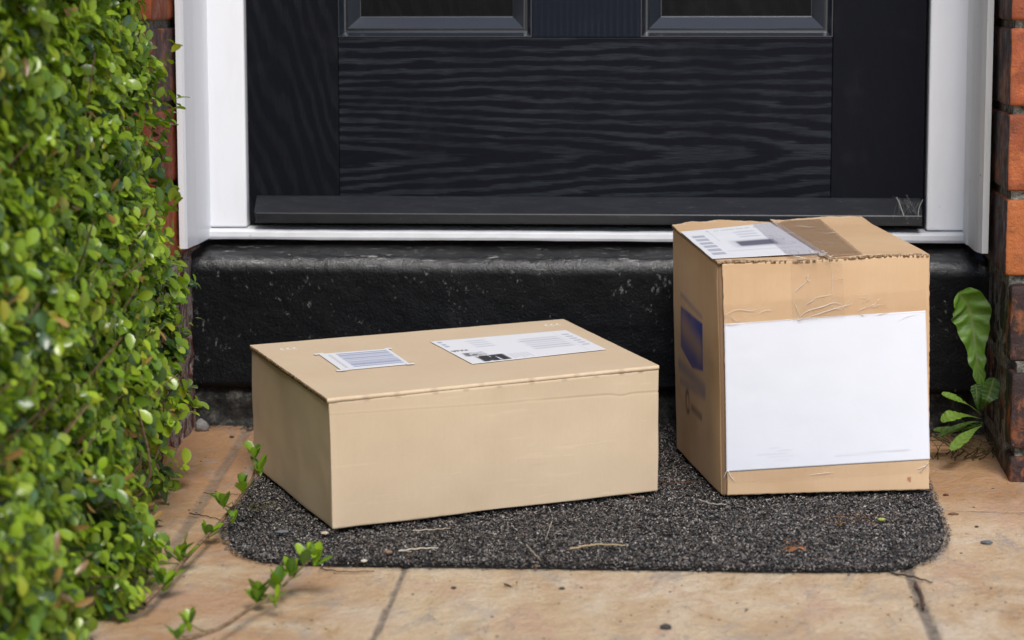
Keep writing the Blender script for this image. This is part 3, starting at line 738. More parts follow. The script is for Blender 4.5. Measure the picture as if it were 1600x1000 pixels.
def paint1(f, A, B):
    I = blank(A)
    if f == 'y':
        x = A/d1[0]; z = B
        dl = np.abs(z-crease(A)); I = over(I, .45*np.exp(-(dl/.0009)**2)*(.45+.55*sstep(.55, .8, x)), (.30, .19, .10))  # fold shading painted in: dark groove line, lighter lip above
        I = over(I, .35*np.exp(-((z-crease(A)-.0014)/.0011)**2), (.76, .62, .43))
        for q in (.11, .2, .31, .4, .5, .6, .7, .8, .88, .94):
            I = over(I, .45*np.exp(-((x-q)/.009)**4-((z-(d1[2]-.0042))/.0009)**2), (.25, .16, .09))
        I = over(I, .25*sstep(.03, 0, x)+.25*sstep(.985, 1, x), (.70, .55, .38))
        I = over(I, .35*(fbm(A*160, B*160, seed=8) > .42)*sstep(.99, 1., x), (.7, .6, .45))
        I = over(I, .30*np.exp(-(((x-.62)/.02)**2+((z-.04)/.0012)**2)), (.52, .38, .24))
    if f == 'y':
        I = over(I, .22*sstep(.1, .5, fbm(A*9, B*7, seed=28)), (.50, .36, .23)); I = over(I, .4*(np.hypot(A/.006, B/.006) < 1+.4*fbm(A*500, B*500)), (.74, .62, .46))
        I = over(I, .3*sstep(.35, .6, fbm(A*25, B*220, seed=33)), (.72, .57, .41)); I = over(I, .35*sstep(.003, 0, B)*(fbm(A*60, 0, seed=2) > 0), (.33, .22, .13))
    if f == 'x':
        I = over(I, .2*sstep(0, .5, fbm(A*9, B*7, seed=29)), (.46, .32, .20))
        I = over(I, .30*sstep(.006, 0, A), (.72, .56, .38))
    return I
def disp1(f, A, B, U):
    r = .0013*fbm(U[..., 0]*12, U[..., 1]*12, U[..., 2]*12, seed=91, oct=3)
    if f == 'y':
        r = r-.0004*np.exp(-((B-crease(A))/.0010)**2)*(.3+.7*sstep(.4, .8, A/d1[0]))+.0014*np.sin(A/d1[0]*math.pi)*sstep(.0, .05, B)
    return r
rbox('carton', Cb, .0013, M_CARD1, bx, (d1[0], d1[1], d1[2]-LT), {'y': .0009, 'x': .0025, 'z': .02}, paint1, disp1)
q = [C1[(0,0,1)]+np.array([-.0012, -.0006, 0]), C1[(1,0,1)], C1[(0,1,1)]+np.array([-.0018, 0, 0]), C1[(1,1,1)]]
q = [p_-n1*(LT+.0013) for p_ in q]
def paint_lid(A, B, L1, L2):
    I = blank(A); 
    I = over(I, .5*sstep(.0025, .0, B)*(.4+.6*(fbm(A*120, B*30, seed=4) > 0)), (.72, .57, .39))
    for q_ in (.11, .2, .31, .45, .6, .74, .88): I = over(I, .35*np.exp(-((A/L1-q_)/.009)**4-((B-.0006)/.001)**2), (.22, .14, .08))
    # three white handling chevrons printed at both ends
    for cx, cy in ((.085, .87), (.93, .90)):
        for k_ in range(3):
            da = A-(cx*L1+(k_-1)*.0065); db = B-cy*L2
            I = over(I, .75*sstep(.0019, .0009, np.abs(da-.45*np.abs(db)))*(np.abs(db) < .0065), (.82, .78, .72))
    return I
sheet('lid', q, n1, 300, 200, [M_CARD1, M_CEDGE], bx, paint_lid, wav=.0005, thick=LT+.0011, seed=3, ragged=.0005, edges='left')
# labels on the lid
LW = (.80, .81, .84)
def lab_pts(px4, C, f, off): return [plane_px(u, v, C, f, off) for u, v in px4]   # p00 p10 p01 p11
def paint_bar(A, B, L1, L2):
    I = np.concatenate([np.tile(np.array(LW), A.shape+(1,)), np.ones(A.shape+(1,))], -1); rs = np.random.default_rng(5)
    a = A/L1; b = B/L2; I = over(I, sbox(a, b, .20, .97, .10, .93, .004)*.16, (.45, .52, .78))
    y = .12
    while y < .9:
        wd_ = rs.choice([.012, .02, .03, .05]); gp = rs.choice([.012, .02, .035])
        I = over(I, sbox(a, b, .22, .95, y, y+wd_, .004, .006)*rs.uniform(.65, .98), (.16, .20, .38)); y += wd_+gp
    for k_ in range(14): 
        y = .12+k_*.057
        I = over(I, .7*sbox(a, b, .09+.012*(k_ % 2), .14, y, y+.028, .008, .006), (.28, .30, .42))
    return I
Lq = lab_pts([(534, 579), (641, 569), (498, 553.5), (606, 545)], C1, 'top', .0008)
lb = sheet('barcode_label', Lq, n1, 130, 190, M_PAPER, bx, paint_bar, thick=.0002, wav=.0001, seed=12); lb['label'] = 'small white barcode label held at its corners'
L_ = [np.array(p_) for p_ in Lq]; du = (L_[1]-L_[0]); dv = (L_[2]-L_[0]); du /= np.linalg.norm(du); dv /= np.linalg.norm(dv)
for (p_, e1, l1) in ((L_[0], du, .011), (L_[1], du, .009), (L_[2], du, .010), (L_[3], du, .007)):
    c0 = p_-e1*l1*.5-dv*.003+n1*.0004; tp = sheet('corner_tape', [c0, c0+e1*l1, c0+dv*.006, c0+e1*l1+dv*.006], n1, 12, 8, M_PAPER, lb, lambda A, B, a_, b_: np.tile(np.array([.80, .80, .80, 1.]), A.shape+(1,)), thick=.0002, ragged=.0004, seed=int(l1*1e4))
def paint_ship(A, B, L1, L2):
    I = np.concatenate([np.tile(np.array(LW), A.shape+(1,)), np.ones(A.shape+(1,))], -1); a = A/L1; b = B/L2; G = (.30, .32, .42)
    I = over(I, .8*sbox(a, b, .03, .06, .70, .95, .006)*(vnoise(0, b*60, seed=2) > -.2), (.3, .35, .5))
    for k_ in range(4):
        I = over(I, .4*sbox(a, b, .22, .36, .60+k_*.085, .64+k_*.085, .02, .016), G)
    I = over(I, .55*sbox(a, b, .05, .20, .28, .42, .02)*(.5+.9*(fbm(a*30, b*12, seed=6) > -.1)), (.02, .02, .025))
    I = over(I, .97*sbox(a, b, .10, .30, .03, .26, .014)*sstep(-.25, .0, fbm(a*26, b*8, seed=9)+.25*(a-.1)/.2), (.025, .025, .03))
    I = over(I, .85*sbox(a, b, .015, .13, .50, .56, .008)*(vnoise(a*160, b*20, seed=4) > -.3), (.10, .10, .13))
    for k_ in range(7):
        I = over(I, .5*sbox(a, b, .33+k_*.022, .34+k_*.022, .04+.02*(k_ % 3), .24, .003, .01), (.42, .42, .5))
    for k_ in range(6):
        y = .30+k_*.085
        I = over(I, (.52+.12*math.sin(k_*2))*sbox(a, b, .56+.02*math.sin(k_*3), .86, y, y+.05, .025, .02), (.42, .40, .50))
    for k_ in range(6): I = over(I, .55*sbox(a, b, .91, .965, .28+k_*.1, .33+k_*.1, .008, .012), (.25, .27, .4))
    I = over(I, .25*sbox(a, b, .88, .888, .05, .95, .004), (.4, .4, .5))
    return I
Lq = lab_pts([(738, 569), (948, 546), (672, 534), (884, 516)], C1, 'top', .0008)
lb = sheet('shipping_label', Lq, n1, 240, 150, M_PAPER, bx, paint_ship, thick=.0002, wav=.0002, seed=15); lb['label'] = 'large white address label with smudged grey print'

# --- right carton
H2 = .2285
C2 = box_corners([(1130, 775), (1452, 765.5), (1056, 701)], H2, [(1122, 410), (1452.5, 396.5), (1051, 353), (1346, 341.5)])
d2 = (np.linalg.norm(C2[(1,0,0)]-C2[(0,0,0)]), np.linalg.norm(C2[(0,1,0)]-C2[(0,0,0)]), H2)
b2 = empty('cardboard_box', tuple(C2[(0,0,0)]*.5+C2[(1,1,0)]*.5), 'tall taped cardboard box with a blank white sheet on its front', 'cardboard box')
n2 = fnorm(C2, 'top'); nf2 = fnorm(C2, 'front'); nl2 = fnorm(C2, 'left')
Cb = {k_: np.array(v_) for k_, v_ in C2.items()}
for k_ in list(Cb):
    if k_[2] == 1: Cb[k_] = Cb[k_]-n2*.0032
    if k_[1] == 0: Cb[k_] = Cb[k_]-nf2*.0044
BL = (.018, .055, .28)
def uv_on(u, v, C, f, d):
    """pixel -> (s,t) metres on the face"""
    p_ = plane_px(u, v, C, f); a = lerp_face(C, f, np.array(0.), np.array(0.)); e = lerp_face(C, f, np.array(1.), np.array(0.))-a; g = lerp_face(C, f, np.array(0.), np.array(1.))-a
    A_ = np.stack([e, g], 1); r_, *_ = np.linalg.lstsq(A_, p_-a, rcond=None); return r_[0], r_[1]
emb = [uv_on(u, v, C2, 'left', d2) for u, v in ((1063, 486), (1098.5, 510), (1099, 583.5), (1082, 580), (1064, 548))]
def poly_mask(a, b, P, s=.012):
    # signed distance style soft polygon
    ins = inside(a, b, P); dmin = np.full(a.shape, 9.)
    for i in range(len(P)):
        p_, q_ = np.array(P[i-1]), np.array(P[i]); dd = q_-p_; t = np.clip(((a-p_[0])*dd[0]+(b-p_[1])*dd[1])/(dd@dd), 0, 1)
        dmin = np.minimum(dmin, np.hypot(a-p_[0]-t*dd[0], b-p_[1]-t*dd[1]))
    return np.clip(.5+np.where(ins, 1, -1)*dmin/s, 0, 1)
def strip(a, b, p_, q_, wd_, soft):
    p_, q_ = np.array(p_), np.array(q_); dd = q_-p_; t = np.clip(((a-p_[0])*dd[0]+(b-p_[1])*dd[1])/(dd@dd), 0, 1)
    r_ = np.hypot(a-p_[0]-t*dd[0], b-p_[1]-t*dd[1]); return 1-sstep(wd_-soft, wd_+soft, r_)
def paint2(f, A, B):
    I = blank(A)
    if f == 'y': I = over(I, .85*sstep(.006, .004, A), (.15, .085, .045))  # flap gap darkened in the colour, in exposed corrugation brown
    if f == 'x':
        a, b = A/d2[1], B/d2[2]
        I = over(I, .97*poly_mask(a, b, emb, .012), BL)
        c0 = np.mean([emb[1], emb[2], emb[3], emb[4]], 0)
        I = over(I, .7*strip(a, b, np.array(emb[4])*.45+np.array(emb[0])*.55-np.array([.06, 0]), np.array(emb[2])*.60+np.array(emb[1])*.40+np.array([.06, 0]), .045, .045), (.44, .30, .20))
        for (p_, q_, wd_, al) in (((1063, 468), (1097, 500), .012, .45), ((1062, 575), (1101, 612), .028, .55), ((1064, 600), (1101, 622), .018, .42)):
            I = over(I, al*strip(a, b, uv_on(*p_, C2, 'left', d2), uv_on(*q_, C2, 'left', d2), wd_, wd_*.9), (.16, .15, .24))
        c_ = uv_on(1075, 632, C2, 'left', d2); rr = np.hypot((a-c_[0])/1.0, (b-c_[1])/1.1)
        I = over(I, .75*np.exp(-((rr-.04)/.014)**2)*(vnoise(a*40, b*40, seed=3) > -.35), (.04, .04, .06))
        I = over(I, .6*strip(a, b, uv_on(1082, 640, C2, 'left', d2), uv_on(1097, 655, C2, 'left', d2), .016, .014), (.06, .05, .07))
        I = over(I, .3*sstep(-.1, .5, fbm(a*4, b*5, seed=14)), (.44, .25, .10))
    return I
def disp2(f, A, B, U): return .0014*fbm(U[..., 0]*10, U[..., 1]*10, U[..., 2]*10, seed=95, oct=3)
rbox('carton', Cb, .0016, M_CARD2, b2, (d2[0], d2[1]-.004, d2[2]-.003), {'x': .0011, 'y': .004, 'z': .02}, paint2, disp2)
# the front flap: its own board, standing a little proud with an open dark edge on the left
def paint_flap(A, B, L1, L2):
    I = blank(A); b = B/L2; a = A/L1
    I = over(I, .4*sstep(.0028, 0, A), (.68, .49, .30)); I = over(I, .35*sstep(.92, 1., b), (.64, .46, .28))
    I = over(I, .25*sbox(a, b, .0, 1., .0, .13, .01), (.62, .46, .31))
    I = over(I, .7*(np.hypot((a-.90)/.012, (b-.045)/.012) < 1), (.30, .08, .03))
    I = over(I, .22*sstep(.0, .4, fbm(A*14, B*40, seed=24)), (.45, .27, .13)); return I
off = .0008
def flap_h(s, t): return .0006*(fbm(s*FL1*30, t*FL2*30, seed=23, oct=3)*.5+.5)+.0022*(1-s)**3*np.sin(t*2.4+.6)
q = [lerp_face(Cb, 'front', np.array(s_), np.array(t_))+nf2*off for s_, t_ in ((.020, .004), (1.0, .002), (.020, 1.006), (1., 1.009))]
FQ = [np.asarray(p_) for p_ in q]; FL1, FL2 = np.linalg.norm(FQ[1]-FQ[0]), np.linalg.norm(FQ[2]-FQ[0])
def front_surf(P):
    e, g_ = FQ[1]-FQ[0], FQ[2]-FQ[0]; r_ = np.zeros((2, P.shape[0]*P.shape[1])); M_ = np.stack([e, g_], 1)
    for _ in range(8):
        s_, t_ = r_[0][:, None], r_[1][:, None]; S_ = FQ[0]*(1-s_)*(1-t_)+FQ[1]*s_*(1-t_)+FQ[2]*(1-s_)*t_+FQ[3]*s_*t_
        R_ = P.reshape(-1, 3)-S_; R_ = R_-(R_@nf2)[:, None]*nf2; d_, *_ = np.linalg.lstsq(M_, R_.T, rcond=None); r_ = r_+d_
    s_, t_ = r_[0].reshape(P.shape[:2]), r_[1].reshape(P.shape[:2])
    S_ = FQ[0]*((1-s_)*(1-t_))[..., None]+FQ[1]*(s_*(1-t_))[..., None]+FQ[2]*((1-s_)*t_)[..., None]+FQ[3]*(s_*t_)[..., None]
    return ((S_-P)@nf2)+flap_h(np.clip(s_, 0, 1), np.clip(t_, 0, 1))+.0034
fl = sheet('front_flap', q, nf2, 150, 170, [M_CARD2, M_CEDGE], b2, paint_flap, wav=0, thick=.0032, seed=23, ragged=.0006, lift=flap_h)
# top flaps: two boards meeting under the tape, torn at the back
topo = -.0030
def Tp(s_, t_, o=topo): return lerp_face(C2, 'top', np.array(float(s_)), np.array(float(t_)))+n2*o
def torn(seed): return lambda s, t: .004*sstep(.8, 1., t)*(fbm(s*6, 0, seed=seed)*.5+.5)+.0012*sstep(.12, 0, t)*np.sin(s*9+1)
def paint_top(A, B, L1, L2):
    I = blank(A); I = over(I, .55*sstep(.94, .99, B/L2)*(fbm(A*200, B*200, seed=7) > -.2), (.74, .57, .40))
    I = over(I, .5*sstep(.05, .0, B/L2)*(fbm(A*240, B*200, seed=9) > 0), (.72, .60, .45))
    I = over(I, .8*sstep(.035, .005, B/L2)*(fbm(A*130, B*300, seed=10) > .12), (.10, .06, .035)); return I
def flap_top(name, s0, s1, seed, tears):
    nu, nv = 130, 110; L1 = d2[0]
    s, t = np.meshgrid(np.linspace(0, 1, nu), np.linspace(0, 1, nv), indexing='ij')
    S = s0+(s1-s0)*s; tb = 1.0+sum(a_*np.exp(-((S-c_)/w__)**4) for c_, w__, a_ in tears)+.006*fbm(S*70, 0, seed=seed, oct=3)+.004*fbm(S*260, 0, seed=seed+1, oct=2)
    T_ = t*tb; T_[:, 0] += .006*fbm(S[:, 0]*90, 0, seed=seed+2, oct=3)
    P = lerp_face(C2, 'top', S, T_)+n2*(topo+torn(seed)(S, t))[..., None]
    Tt = P+n2*.003; n0 = nu*nv; idx = np.arange(n0).reshape(nu, nv); loop = np.r_[idx[:, 0], idx[-1, 1:], idx[-2::-1, -1], idx[0, -2:0:-1]]; nl = np.roll(loop, -1)
    Qe = np.stack([loop, loop+n0, nl+n0, nl], -1); Q1 = grid_faces(nu, nv); Q2 = grid_faces(nu, nv, n0, True)
    ink = paint_top(S*d2[0], t*d2[1], d2[0], d2[1]).reshape(-1, 4)
    return mesh_np(name, np.concatenate([Tt.reshape(-1, 3), P.reshape(-1, 3)]), np.concatenate([Q1, Q2, Qe]), [M_CARD2, M_CEDGE], b2, {'ink': np.r_[ink, ink]}, smooth=True, midx=np.r_[np.zeros(len(Q1)*2), np.ones(len(Qe))])
flap_top('top_flap', -.004, .505, 51, [(.17, .13, .055)])
flap_top('top_flap', .510, 1.0, 53, [(.80, .17, .035)])
# brown tape down the middle of the lid, over the front edge
tq = [plane_px(u, v, C2, 'top', .0012) for u, v in ((1283, 401), (1348, 398), (1210, 346.5), (1281, 343))]
tp = sheet('brown_tape', tq, n2, 60, 80, M_BTAPE, b2, None, wav=.0009, thick=.00025, seed=31, ragged=.0005); tp['label'] = 'glossy brown tape over the lid seam'
# label in its clear pouch
def paint_lab2(A, B, L1, L2):
    I = np.concatenate([np.tile(np.array(LW), A.shape+(1,)), np.ones(A.shape+(1,))], -1); a = A/L1; b = B/L2; G = (.32, .33, .42)
    for k_ in range(6): I = over(I, .7*sbox(a, b, .05, .18, .12+k_*.12, .20+k_*.12, .008, .012), (.30, .32, .40))
    I = over(I, .97*sbox(a, b, .40, .78, .34, .50, .02, .03), (.030, .025, .045))
    I = over(I, .35*sbox(a, b, .34, .84, .30, .54, .05, .05), G)
    for k_ in range(3): I = over(I, .42*sbox(a, b, .50, .72, .62+k_*.08, .66+k_*.08, .03, .015), G)
    I = over(I, .35*sbox(a, b, .26, .27, .55, .96, .006), G); I = over(I, .5*sbox(a, b, .24, .8, .90, .925, .004, .008)*(vnoise(a*70, 0, seed=4) > -.5), G)
    I = over(I, .25*sbox(a, b, .22, .95, .20, .23, .01, .01), G)
    return I
lp = [(1113, 405), (1278, 396), (1063, 363), (1204, 348.5)]
Lq = [plane_px(u, v, C2, 'top', .0014) for u, v in lp]
lb = sheet('shipping_label', Lq, n2, 150, 150, M_PAPER, b2, paint_lab2, thick=.0002, wav=.0007, seed=35); lb['label'] = 'white address label with a blacked out bar'
Lq = [plane_px(u, v, C2, 'top', .0024) for u, v in ((1232, 400), (1292, 397.5), (1176, 351), (1214, 347))]
sheet('document_pouch', Lq, n2, 40, 60, M_POUCH, lb, None, thick=.0002, wav=.0008, seed=36)
# white sheet on the front, under crinkled clear tape
def paint_sheet(A, B, L1, L2):
    I = blank(A); a = A/L1; b = B/L2
    for k_, (x0_, x1_) in enumerate(((.24, .32), (.20, .33), (.15, .30), (.25, .32), (.21, .26))): I = over(I, .20*sbox(a, b, x0_, x1_, .052+k_*.022, .060+k_*.022, .02, .004), (.40, .40, .48))
    I = over(I, .42*sbox(a, b+.015*np.sin(a*3), .53, .90, .075, .083, .02, .004), (.38, .38, .46)); return I
sq = [plane_px(u, v, C2, 'front', 0) for u, v in ((1132.5, 734), (1451.5, 716.5), (1129.5, 504), (1452, 488.5))]
shq = sheet('blank_paper_sheet', sq, nf2, 110, 100, M_SHEET, b2, paint_sheet, thick=.0003, wav=.0004, seed=41, surf=front_surf); shq['label'] = 'blank bright white paper sheet'
tq = [plane_px(u, v, C2, 'front', 0) for u, v in ((1129, 506), (1453, 491), (1126, 474), (1453, 455))]
sheet('clear_tape', tq, nf2, 90, 24, M_CLEAR, b2, None, thick=.0002, wav=.0012, seed=42, surf=lambda P: front_surf(P)+.0008)
tq = [plane_px(u, v, C2, 'front', 0) for u, v in ((1238, 502), (1322, 497), (1236, 409), (1318, 405))]
sheet('clear_tape', tq, nf2, 40, 50, M_CLEAR, b2, None, thick=.0002, wav=.0014, seed=43, surf=lambda P: front_surf(P)+.0013)
tq = [plane_px(u, v, C2, 'front', 0) for u, v in ((1132, 752), (1452, 735), (1133, 734), (1452, 717))]
sheet('clear_tape', tq, nf2, 90, 16, M_CLEAR, b2, None, thick=.0002, wav=.0010, seed=44, surf=lambda P: front_surf(P)+.0006)

n = N('tape_fold_glint'); M_FOLD = n.set(col=(.80, .76, .70), rough=.2, spec=.8)  # raised tape folds, whitish colour standing in for their glints
def fpt(u, v, o_):
    p_ = plane_px(u, v, C2, 'front', 0.); return p_+nf2*(front_surf(p_.reshape(1, 1, 3))[0, 0]+o_)
for pts_, r_ in (([(1238, 468), (1243, 455), (1256, 444), (1262, 436)], .00035), ([(1258, 434), (1264, 430), (1262, 437), (1268, 440)], .0004), ([(1262, 476), (1275, 466), (1290, 463), (1306, 460)], .00032),
    ([(1255, 484), (1262, 474), (1276, 468)], .0003), ([(1130, 490), (1150, 482), (1172, 484), (1180, 481)], .00035), ([(1182, 489), (1195, 484), (1206, 484)], .0003), ([(1246, 497), (1262, 486), (1285, 480), (1304, 474), (1318, 477)], .0005),
    ([(1258, 497), (1285, 489), (1310, 482), (1334, 476)], .00042), ([(1300, 478), (1315, 484), (1330, 470)], .0003), ([(1240, 470), (1246, 484), (1252, 498)], .00028), ([(1128, 742), (1134, 732), (1139, 741), (1146, 748)], .0005), ([(1262, 739), (1282, 737), (1300, 735)], .0003),
    ([(1430, 731), (1442, 727), (1448, 722)], .00045), ([(1408, 504), (1420, 498), (1438, 494)], .00025), ([(1300, 408), (1303, 440), (1299, 470)], .00018), ([(1150, 503), (1200, 500.5), (1300, 495), (1380, 491.5)], .00026)):
    a = Acc(); a.tube(curve_pts([fpt(u_, v_, .0012) for u_, v_ in pts_], 18), r_*.75*np.sin(np.linspace(.25, 2.9, 18)), 5); a.build('tape_crease_glint', M_FOLD, b2)
a = Acc(); rs = np.random.default_rng(9)
for k_ in range(9):
    u_ = rs.uniform(1232, 1286); v_ = 399-(u_-1232)*.04+rs.normal(0, 2.2); P_ = [plane_px(u_+j*rs.uniform(3, 6), v_+rs.normal(0, 1.6), C2, 'top', .0015+rs.uniform(0, .0015)) for j in range(4)]
    a = Acc(); a.tube(curve_pts(P_, 10), .00045*np.sin(np.linspace(.3, 2.9, 10)), 5); a.build('tape_crease_glint', M_FOLD, b2)

# ------------------------------------------------------------------ leaves and plants
LEAF_S = np.array([0., .28, .58, .86, 1.]); LEAF_W = np.array([.12, .78, 1.04, .80, .22])
def leaves(acc, base, dirs, nrm, length, wratio, col, fold=.28, curl=.22):
    """vectorised leaves: base (n,3), dirs/nrm unit vectors"""
    n_ = len(base); side = np.cross(dirs, nrm); side /= np.linalg.norm(side, axis=1)[:, None]+1e-9; nrm = np.cross(side, dirs)
    V = np.zeros((n_, 5, 3, 3))
    for i, (s_, w_) in enumerate(zip(LEAF_S, LEAF_W)):
        hw = length*wratio*.5*w_
        c = base+dirs*(length*s_)[:, None]+nrm*(-(np.asarray(curl)*length)*(s_**2))[:, None]
        for j, e in enumerate((-1, 0, 1)):
            V[:, i, j] = c+side*(hw*e)[:, None]+nrm*(abs(e)*hw*fold*(1.))[:, None]
    b0 = np.arange(n_)[:, None]*15; Q = []
    for i in range(4):
        for j in range(2): Q.append(b0+np.array([i*3+j, i*3+j+1, (i+1)*3+j+1, (i+1)*3+j]))
    sh = np.ones((n_, 15, 1)); sh[:, [1, 4, 7, 10, 13]] = 1.12
    acc.add(V.reshape(-1, 3), np.concatenate(Q), (col[:, None, :]*sh).reshape(-1, 3))
def unit(v): return v/(np.linalg.norm(v, axis=-1, keepdims=True)+1e-12)
LP = np.array([(.20, .33, .020), (.27, .41, .022), (.13, .24, .020), (.08, .16, .03), (.36, .48, .035), (.09, .18, .07), (.46, .46, .04)])
LPP = [.25, .22, .19, .13, .11, .07, .03]
def hedge_x(y, z):       # right-hand face of the hedge
    base = -.519+.034*sstep(.46, .10, z)-.012*sstep(.09, .0, z)*sstep(2.1, 2.3, y)+.026*sstep(.16, .02, z)*sstep(2.2, 2.0, y)
    return base+.026*fbm(y*13, z*13, seed=101, oct=3)+.014*fbm(y*40, z*40, seed=103, oct=2)
hg = empty('hedge', (-.75, 2.0, gz(2.)), 'clipped small-leaved green hedge along the left side of the doorway', 'hedge')
fol = Acc(); tw = Acc()
NS = 7600
sy = RNG.uniform(1.45, 2.37, NS); sz = RNG.uniform(-.035, 1.0, NS); depth = RNG.exponential(.030, NS)
keep = ~((sz < .13) & (RNG.uniform(0, 1, NS) > (sz+.11)/.24)); sy, sz, depth = sy[keep], sz[keep], depth[keep]
sx = hedge_x(sy, sz)-depth-.012
# far end face and a camera-side end too
NE = 700; ex = RNG.uniform(-.95, -.50, NE); ez = RNG.uniform(0, 1., NE); ey = np.where(RNG.uniform(0, 1, NE) < .35, 1.45, 2.37)+RNG.normal(0, .012, NE)
NTp = 700; tx = RNG.uniform(-.95, -.49, NTp); tyy = RNG.uniform(1.45, 2.37, NTp); tz = 1.0+RNG.normal(0, .012, NTp)
S0 = np.concatenate([np.stack([sx, sy, sz], -1), np.stack([ex, ey, ez], -1), np.stack([tx, tyy, tz], -1)])
od = np.concatenate([np.tile([1., -.25, .55], (len(sx), 1)), np.stack([ex*0, np.sign(ey-2), ex*0+.5], -1), np.tile([0, 0, 1.], (NTp, 1))])
sd = unit(od+RNG.normal(0, .42, S0.shape)); nS = len(S0); slen = RNG.uniform(.025, .060, nS)
S0 = S0-sd*(slen*.6)[:, None]
S0[:, 2] += gz(S0[:, 1])+.02
bright = RNG.uniform(0, 1, nS)
PB, PD, PN, PL, PC = [], [], [], [], []
for k_ in range(6):
    f = (k_+.5)/6; node = S0+sd*(slen*f)[:, None]
    perp = unit(np.cross(sd, np.array([0, 0, 1.])+RNG.normal(0, .15, sd.shape))); pp = np.cross(sd, perp); ang = k_*math.pi/2+RNG.uniform(-.4, .4, nS)
    r_ = perp*np.cos(ang)[:, None]+pp*np.sin(ang)[:, None]
    for sgn in (1, -1):
        m = RNG.uniform(0, 1, nS) < .86
        d = unit(sd*RNG.uniform(.35, .9, nS)[:, None]+r_*sgn+RNG.normal(0, .15, sd.shape)); nn = unit(sd*1.0-r_*sgn*.5+np.array([.1, -.25, .5])+RNG.normal(0, .22, sd.shape))
        L = (.0080+.0125*RNG.uniform(0, 1, nS)**1.6)*(1.08-.45*f*RNG.uniform(.5, 1, nS))
        c = LP[RNG.choice(7, nS, p=LPP)]*(RNG.uniform(.6, 1.1, nS)*(.70+.42*bright*f+.15*f))[:, None]
        yn = (bright > .6)[:, None]*f*.5; c = c*(1-yn)+np.array([.34, .46, .03])*yn
        PB.append(node[m]); PD.append(d[m]); PN.append(nn[m]); PL.append(L[m]); PC.append(c[m])
Bq, Dq, Nq, Lq_, Cq = map(np.concatenate, (PB, PD, PN, PL, PC))
leaves(fol, Bq, Dq, Nq, Lq_, RNG.uniform(.58, .74, len(Bq)), Cq)
# dead straw-coloured leaves caught in the hedge
NDd = 160; by = RNG.uniform(1.5, 2.35, NDd); bz = RNG.uniform(0, .6, NDd); bxx = hedge_x(by, bz)-.01
leaves(fol, np.stack([bxx, by, bz], -1), unit(RNG.normal(0, 1, (NDd, 3))), unit(RNG.normal(0, 1, (NDd, 3))), RNG.uniform(.010, .018, NDd), .35, np.tile([.34, .20, .07], (NDd, 1))*RNG.uniform(.6, 1.2, NDd)[:, None])
fol.build('foliage', M_LEAF, hg)
for k_ in range(150):
    y_ = RNG.uniform(1.5, 2.35); z0_ = RNG.uniform(-.03, .1) if k_ < 120 else RNG.uniform(.0, .8)
    p0 = np.array([hedge_x(y_, .1)-RNG.uniform(.05, .22), y_+RNG.uniform(-.1, .1), z0_]); p1 = np.array([hedge_x(y_, z0_+.1)-RNG.uniform(-.01, .04), y_+RNG.uniform(-.12, .12), z0_+RNG.uniform(.03, .22)])
    mid = (p0+p1)/2+RNG.normal(0, .015, 3)
    tw.tube(curve_pts([p0, mid, p1], 8), np.linspace(.0018, .0008, 8)*RNG.uniform(.6, 1.1), 5, (.30, .20, .12) if k_ % 3 else (.16, .10, .07))
for k_ in range(14):
    y_ = 1.5+k_*.062; p0 = np.array([-.66+RNG.normal(0, .03), y_, -.06]); tw.tube(curve_pts([p0, p0+[.02, .01, .3], p0+[-.01, 0, .9]], 10), np.linspace(.008, .003, 10), 7, (.13, .09, .06))
tw.build('branches', M_BARK, hg)
# inner dark twiggy leaf mass keeps the hedge opaque
inn = Acc(); NI = 9000
ix = RNG.uniform(-.80, -.55, NI); iy = RNG.uniform(1.47, 2.36, NI); iz = RNG.uniform(.04, .99, NI)
leaves(inn, np.stack([ix, iy, iz], -1), unit(RNG.normal(0, 1, (NI, 3))), unit(RNG.normal(0, 1, (NI, 3))), RNG.uniform(.016, .024, NI), .62, LP[RNG.choice(4, NI)]*.8)
inn.build('inner_foliage', M_LEAF, hg)

def ag(u, v, y): return at(u, v, min(y, onground(u, v)[1]-.045))
def sprig(name, pts, rad, nodes, seed, lab):
    rs = np.random.default_rng(seed); a = Acc(); cp = curve_pts(pts, 24); a.tube(cp, np.linspace(rad, rad*.55, 24), 6, (.34, .23, .13))
    s_ = a.build(name, M_BARK, hg); s_['label'] = lab; lf = Acc()
    for (u, v, yy, sc, nl) in nodes:
        c0 = ag(u, v, yy); upd = np.array([.15, -.1, 1.])
        # little side stalk joining the cluster to the stem
        j = cp[np.argmin(np.linalg.norm(cp-c0, axis=1))]
        B, D, N_, L, Cc = [], [], [], [], []
        for i in range(nl):
            an = i*2.4+rs.uniform(-.3, .3); e = rs.uniform(.35, 1.15); rad_ = np.array([math.cos(an), math.sin(an)*.8, 0])
            d = unit(rad_*math.cos(e)+np.array([0, 0, 1.])*math.sin(e)); hgt = rs.uniform(-.35, .35)*.014*sc
            B.append(c0+np.array([0, 0, hgt])); D.append(d); N_.append(unit(np.array([0, 0, 1.])*math.cos(e)-rad_*math.sin(e)+rs.normal(0, .1, 3))); L.append(rs.uniform(.010, .0165)*sc)
            Cc.append(np.array([(.19, .32, .02), (.25, .39, .025), (.14, .26, .02), (.08, .17, .02)][rs.integers(4)])*rs.uniform(.85, 1.15))
        leaves(lf, np.array(B), np.array(D), np.array(N_), np.array(L), .50, np.array(Cc), .3, -.12)
        tw_ = Acc()
        a2 = np.array([j, (j+c0)/2+[0, 0, .0005], c0+[0, 0, .003]])
        st_.append(a2)
    lf.build('leaves', M_LEAF, s_)
    for q_ in st_:
        b_ = Acc(); b_.tube(q_, [.0009, .0007, .0005], 5, (.20, .24, .08)); b_.build('leaf_stalk', M_BARK, s_)
    st_.clear()
st_ = []
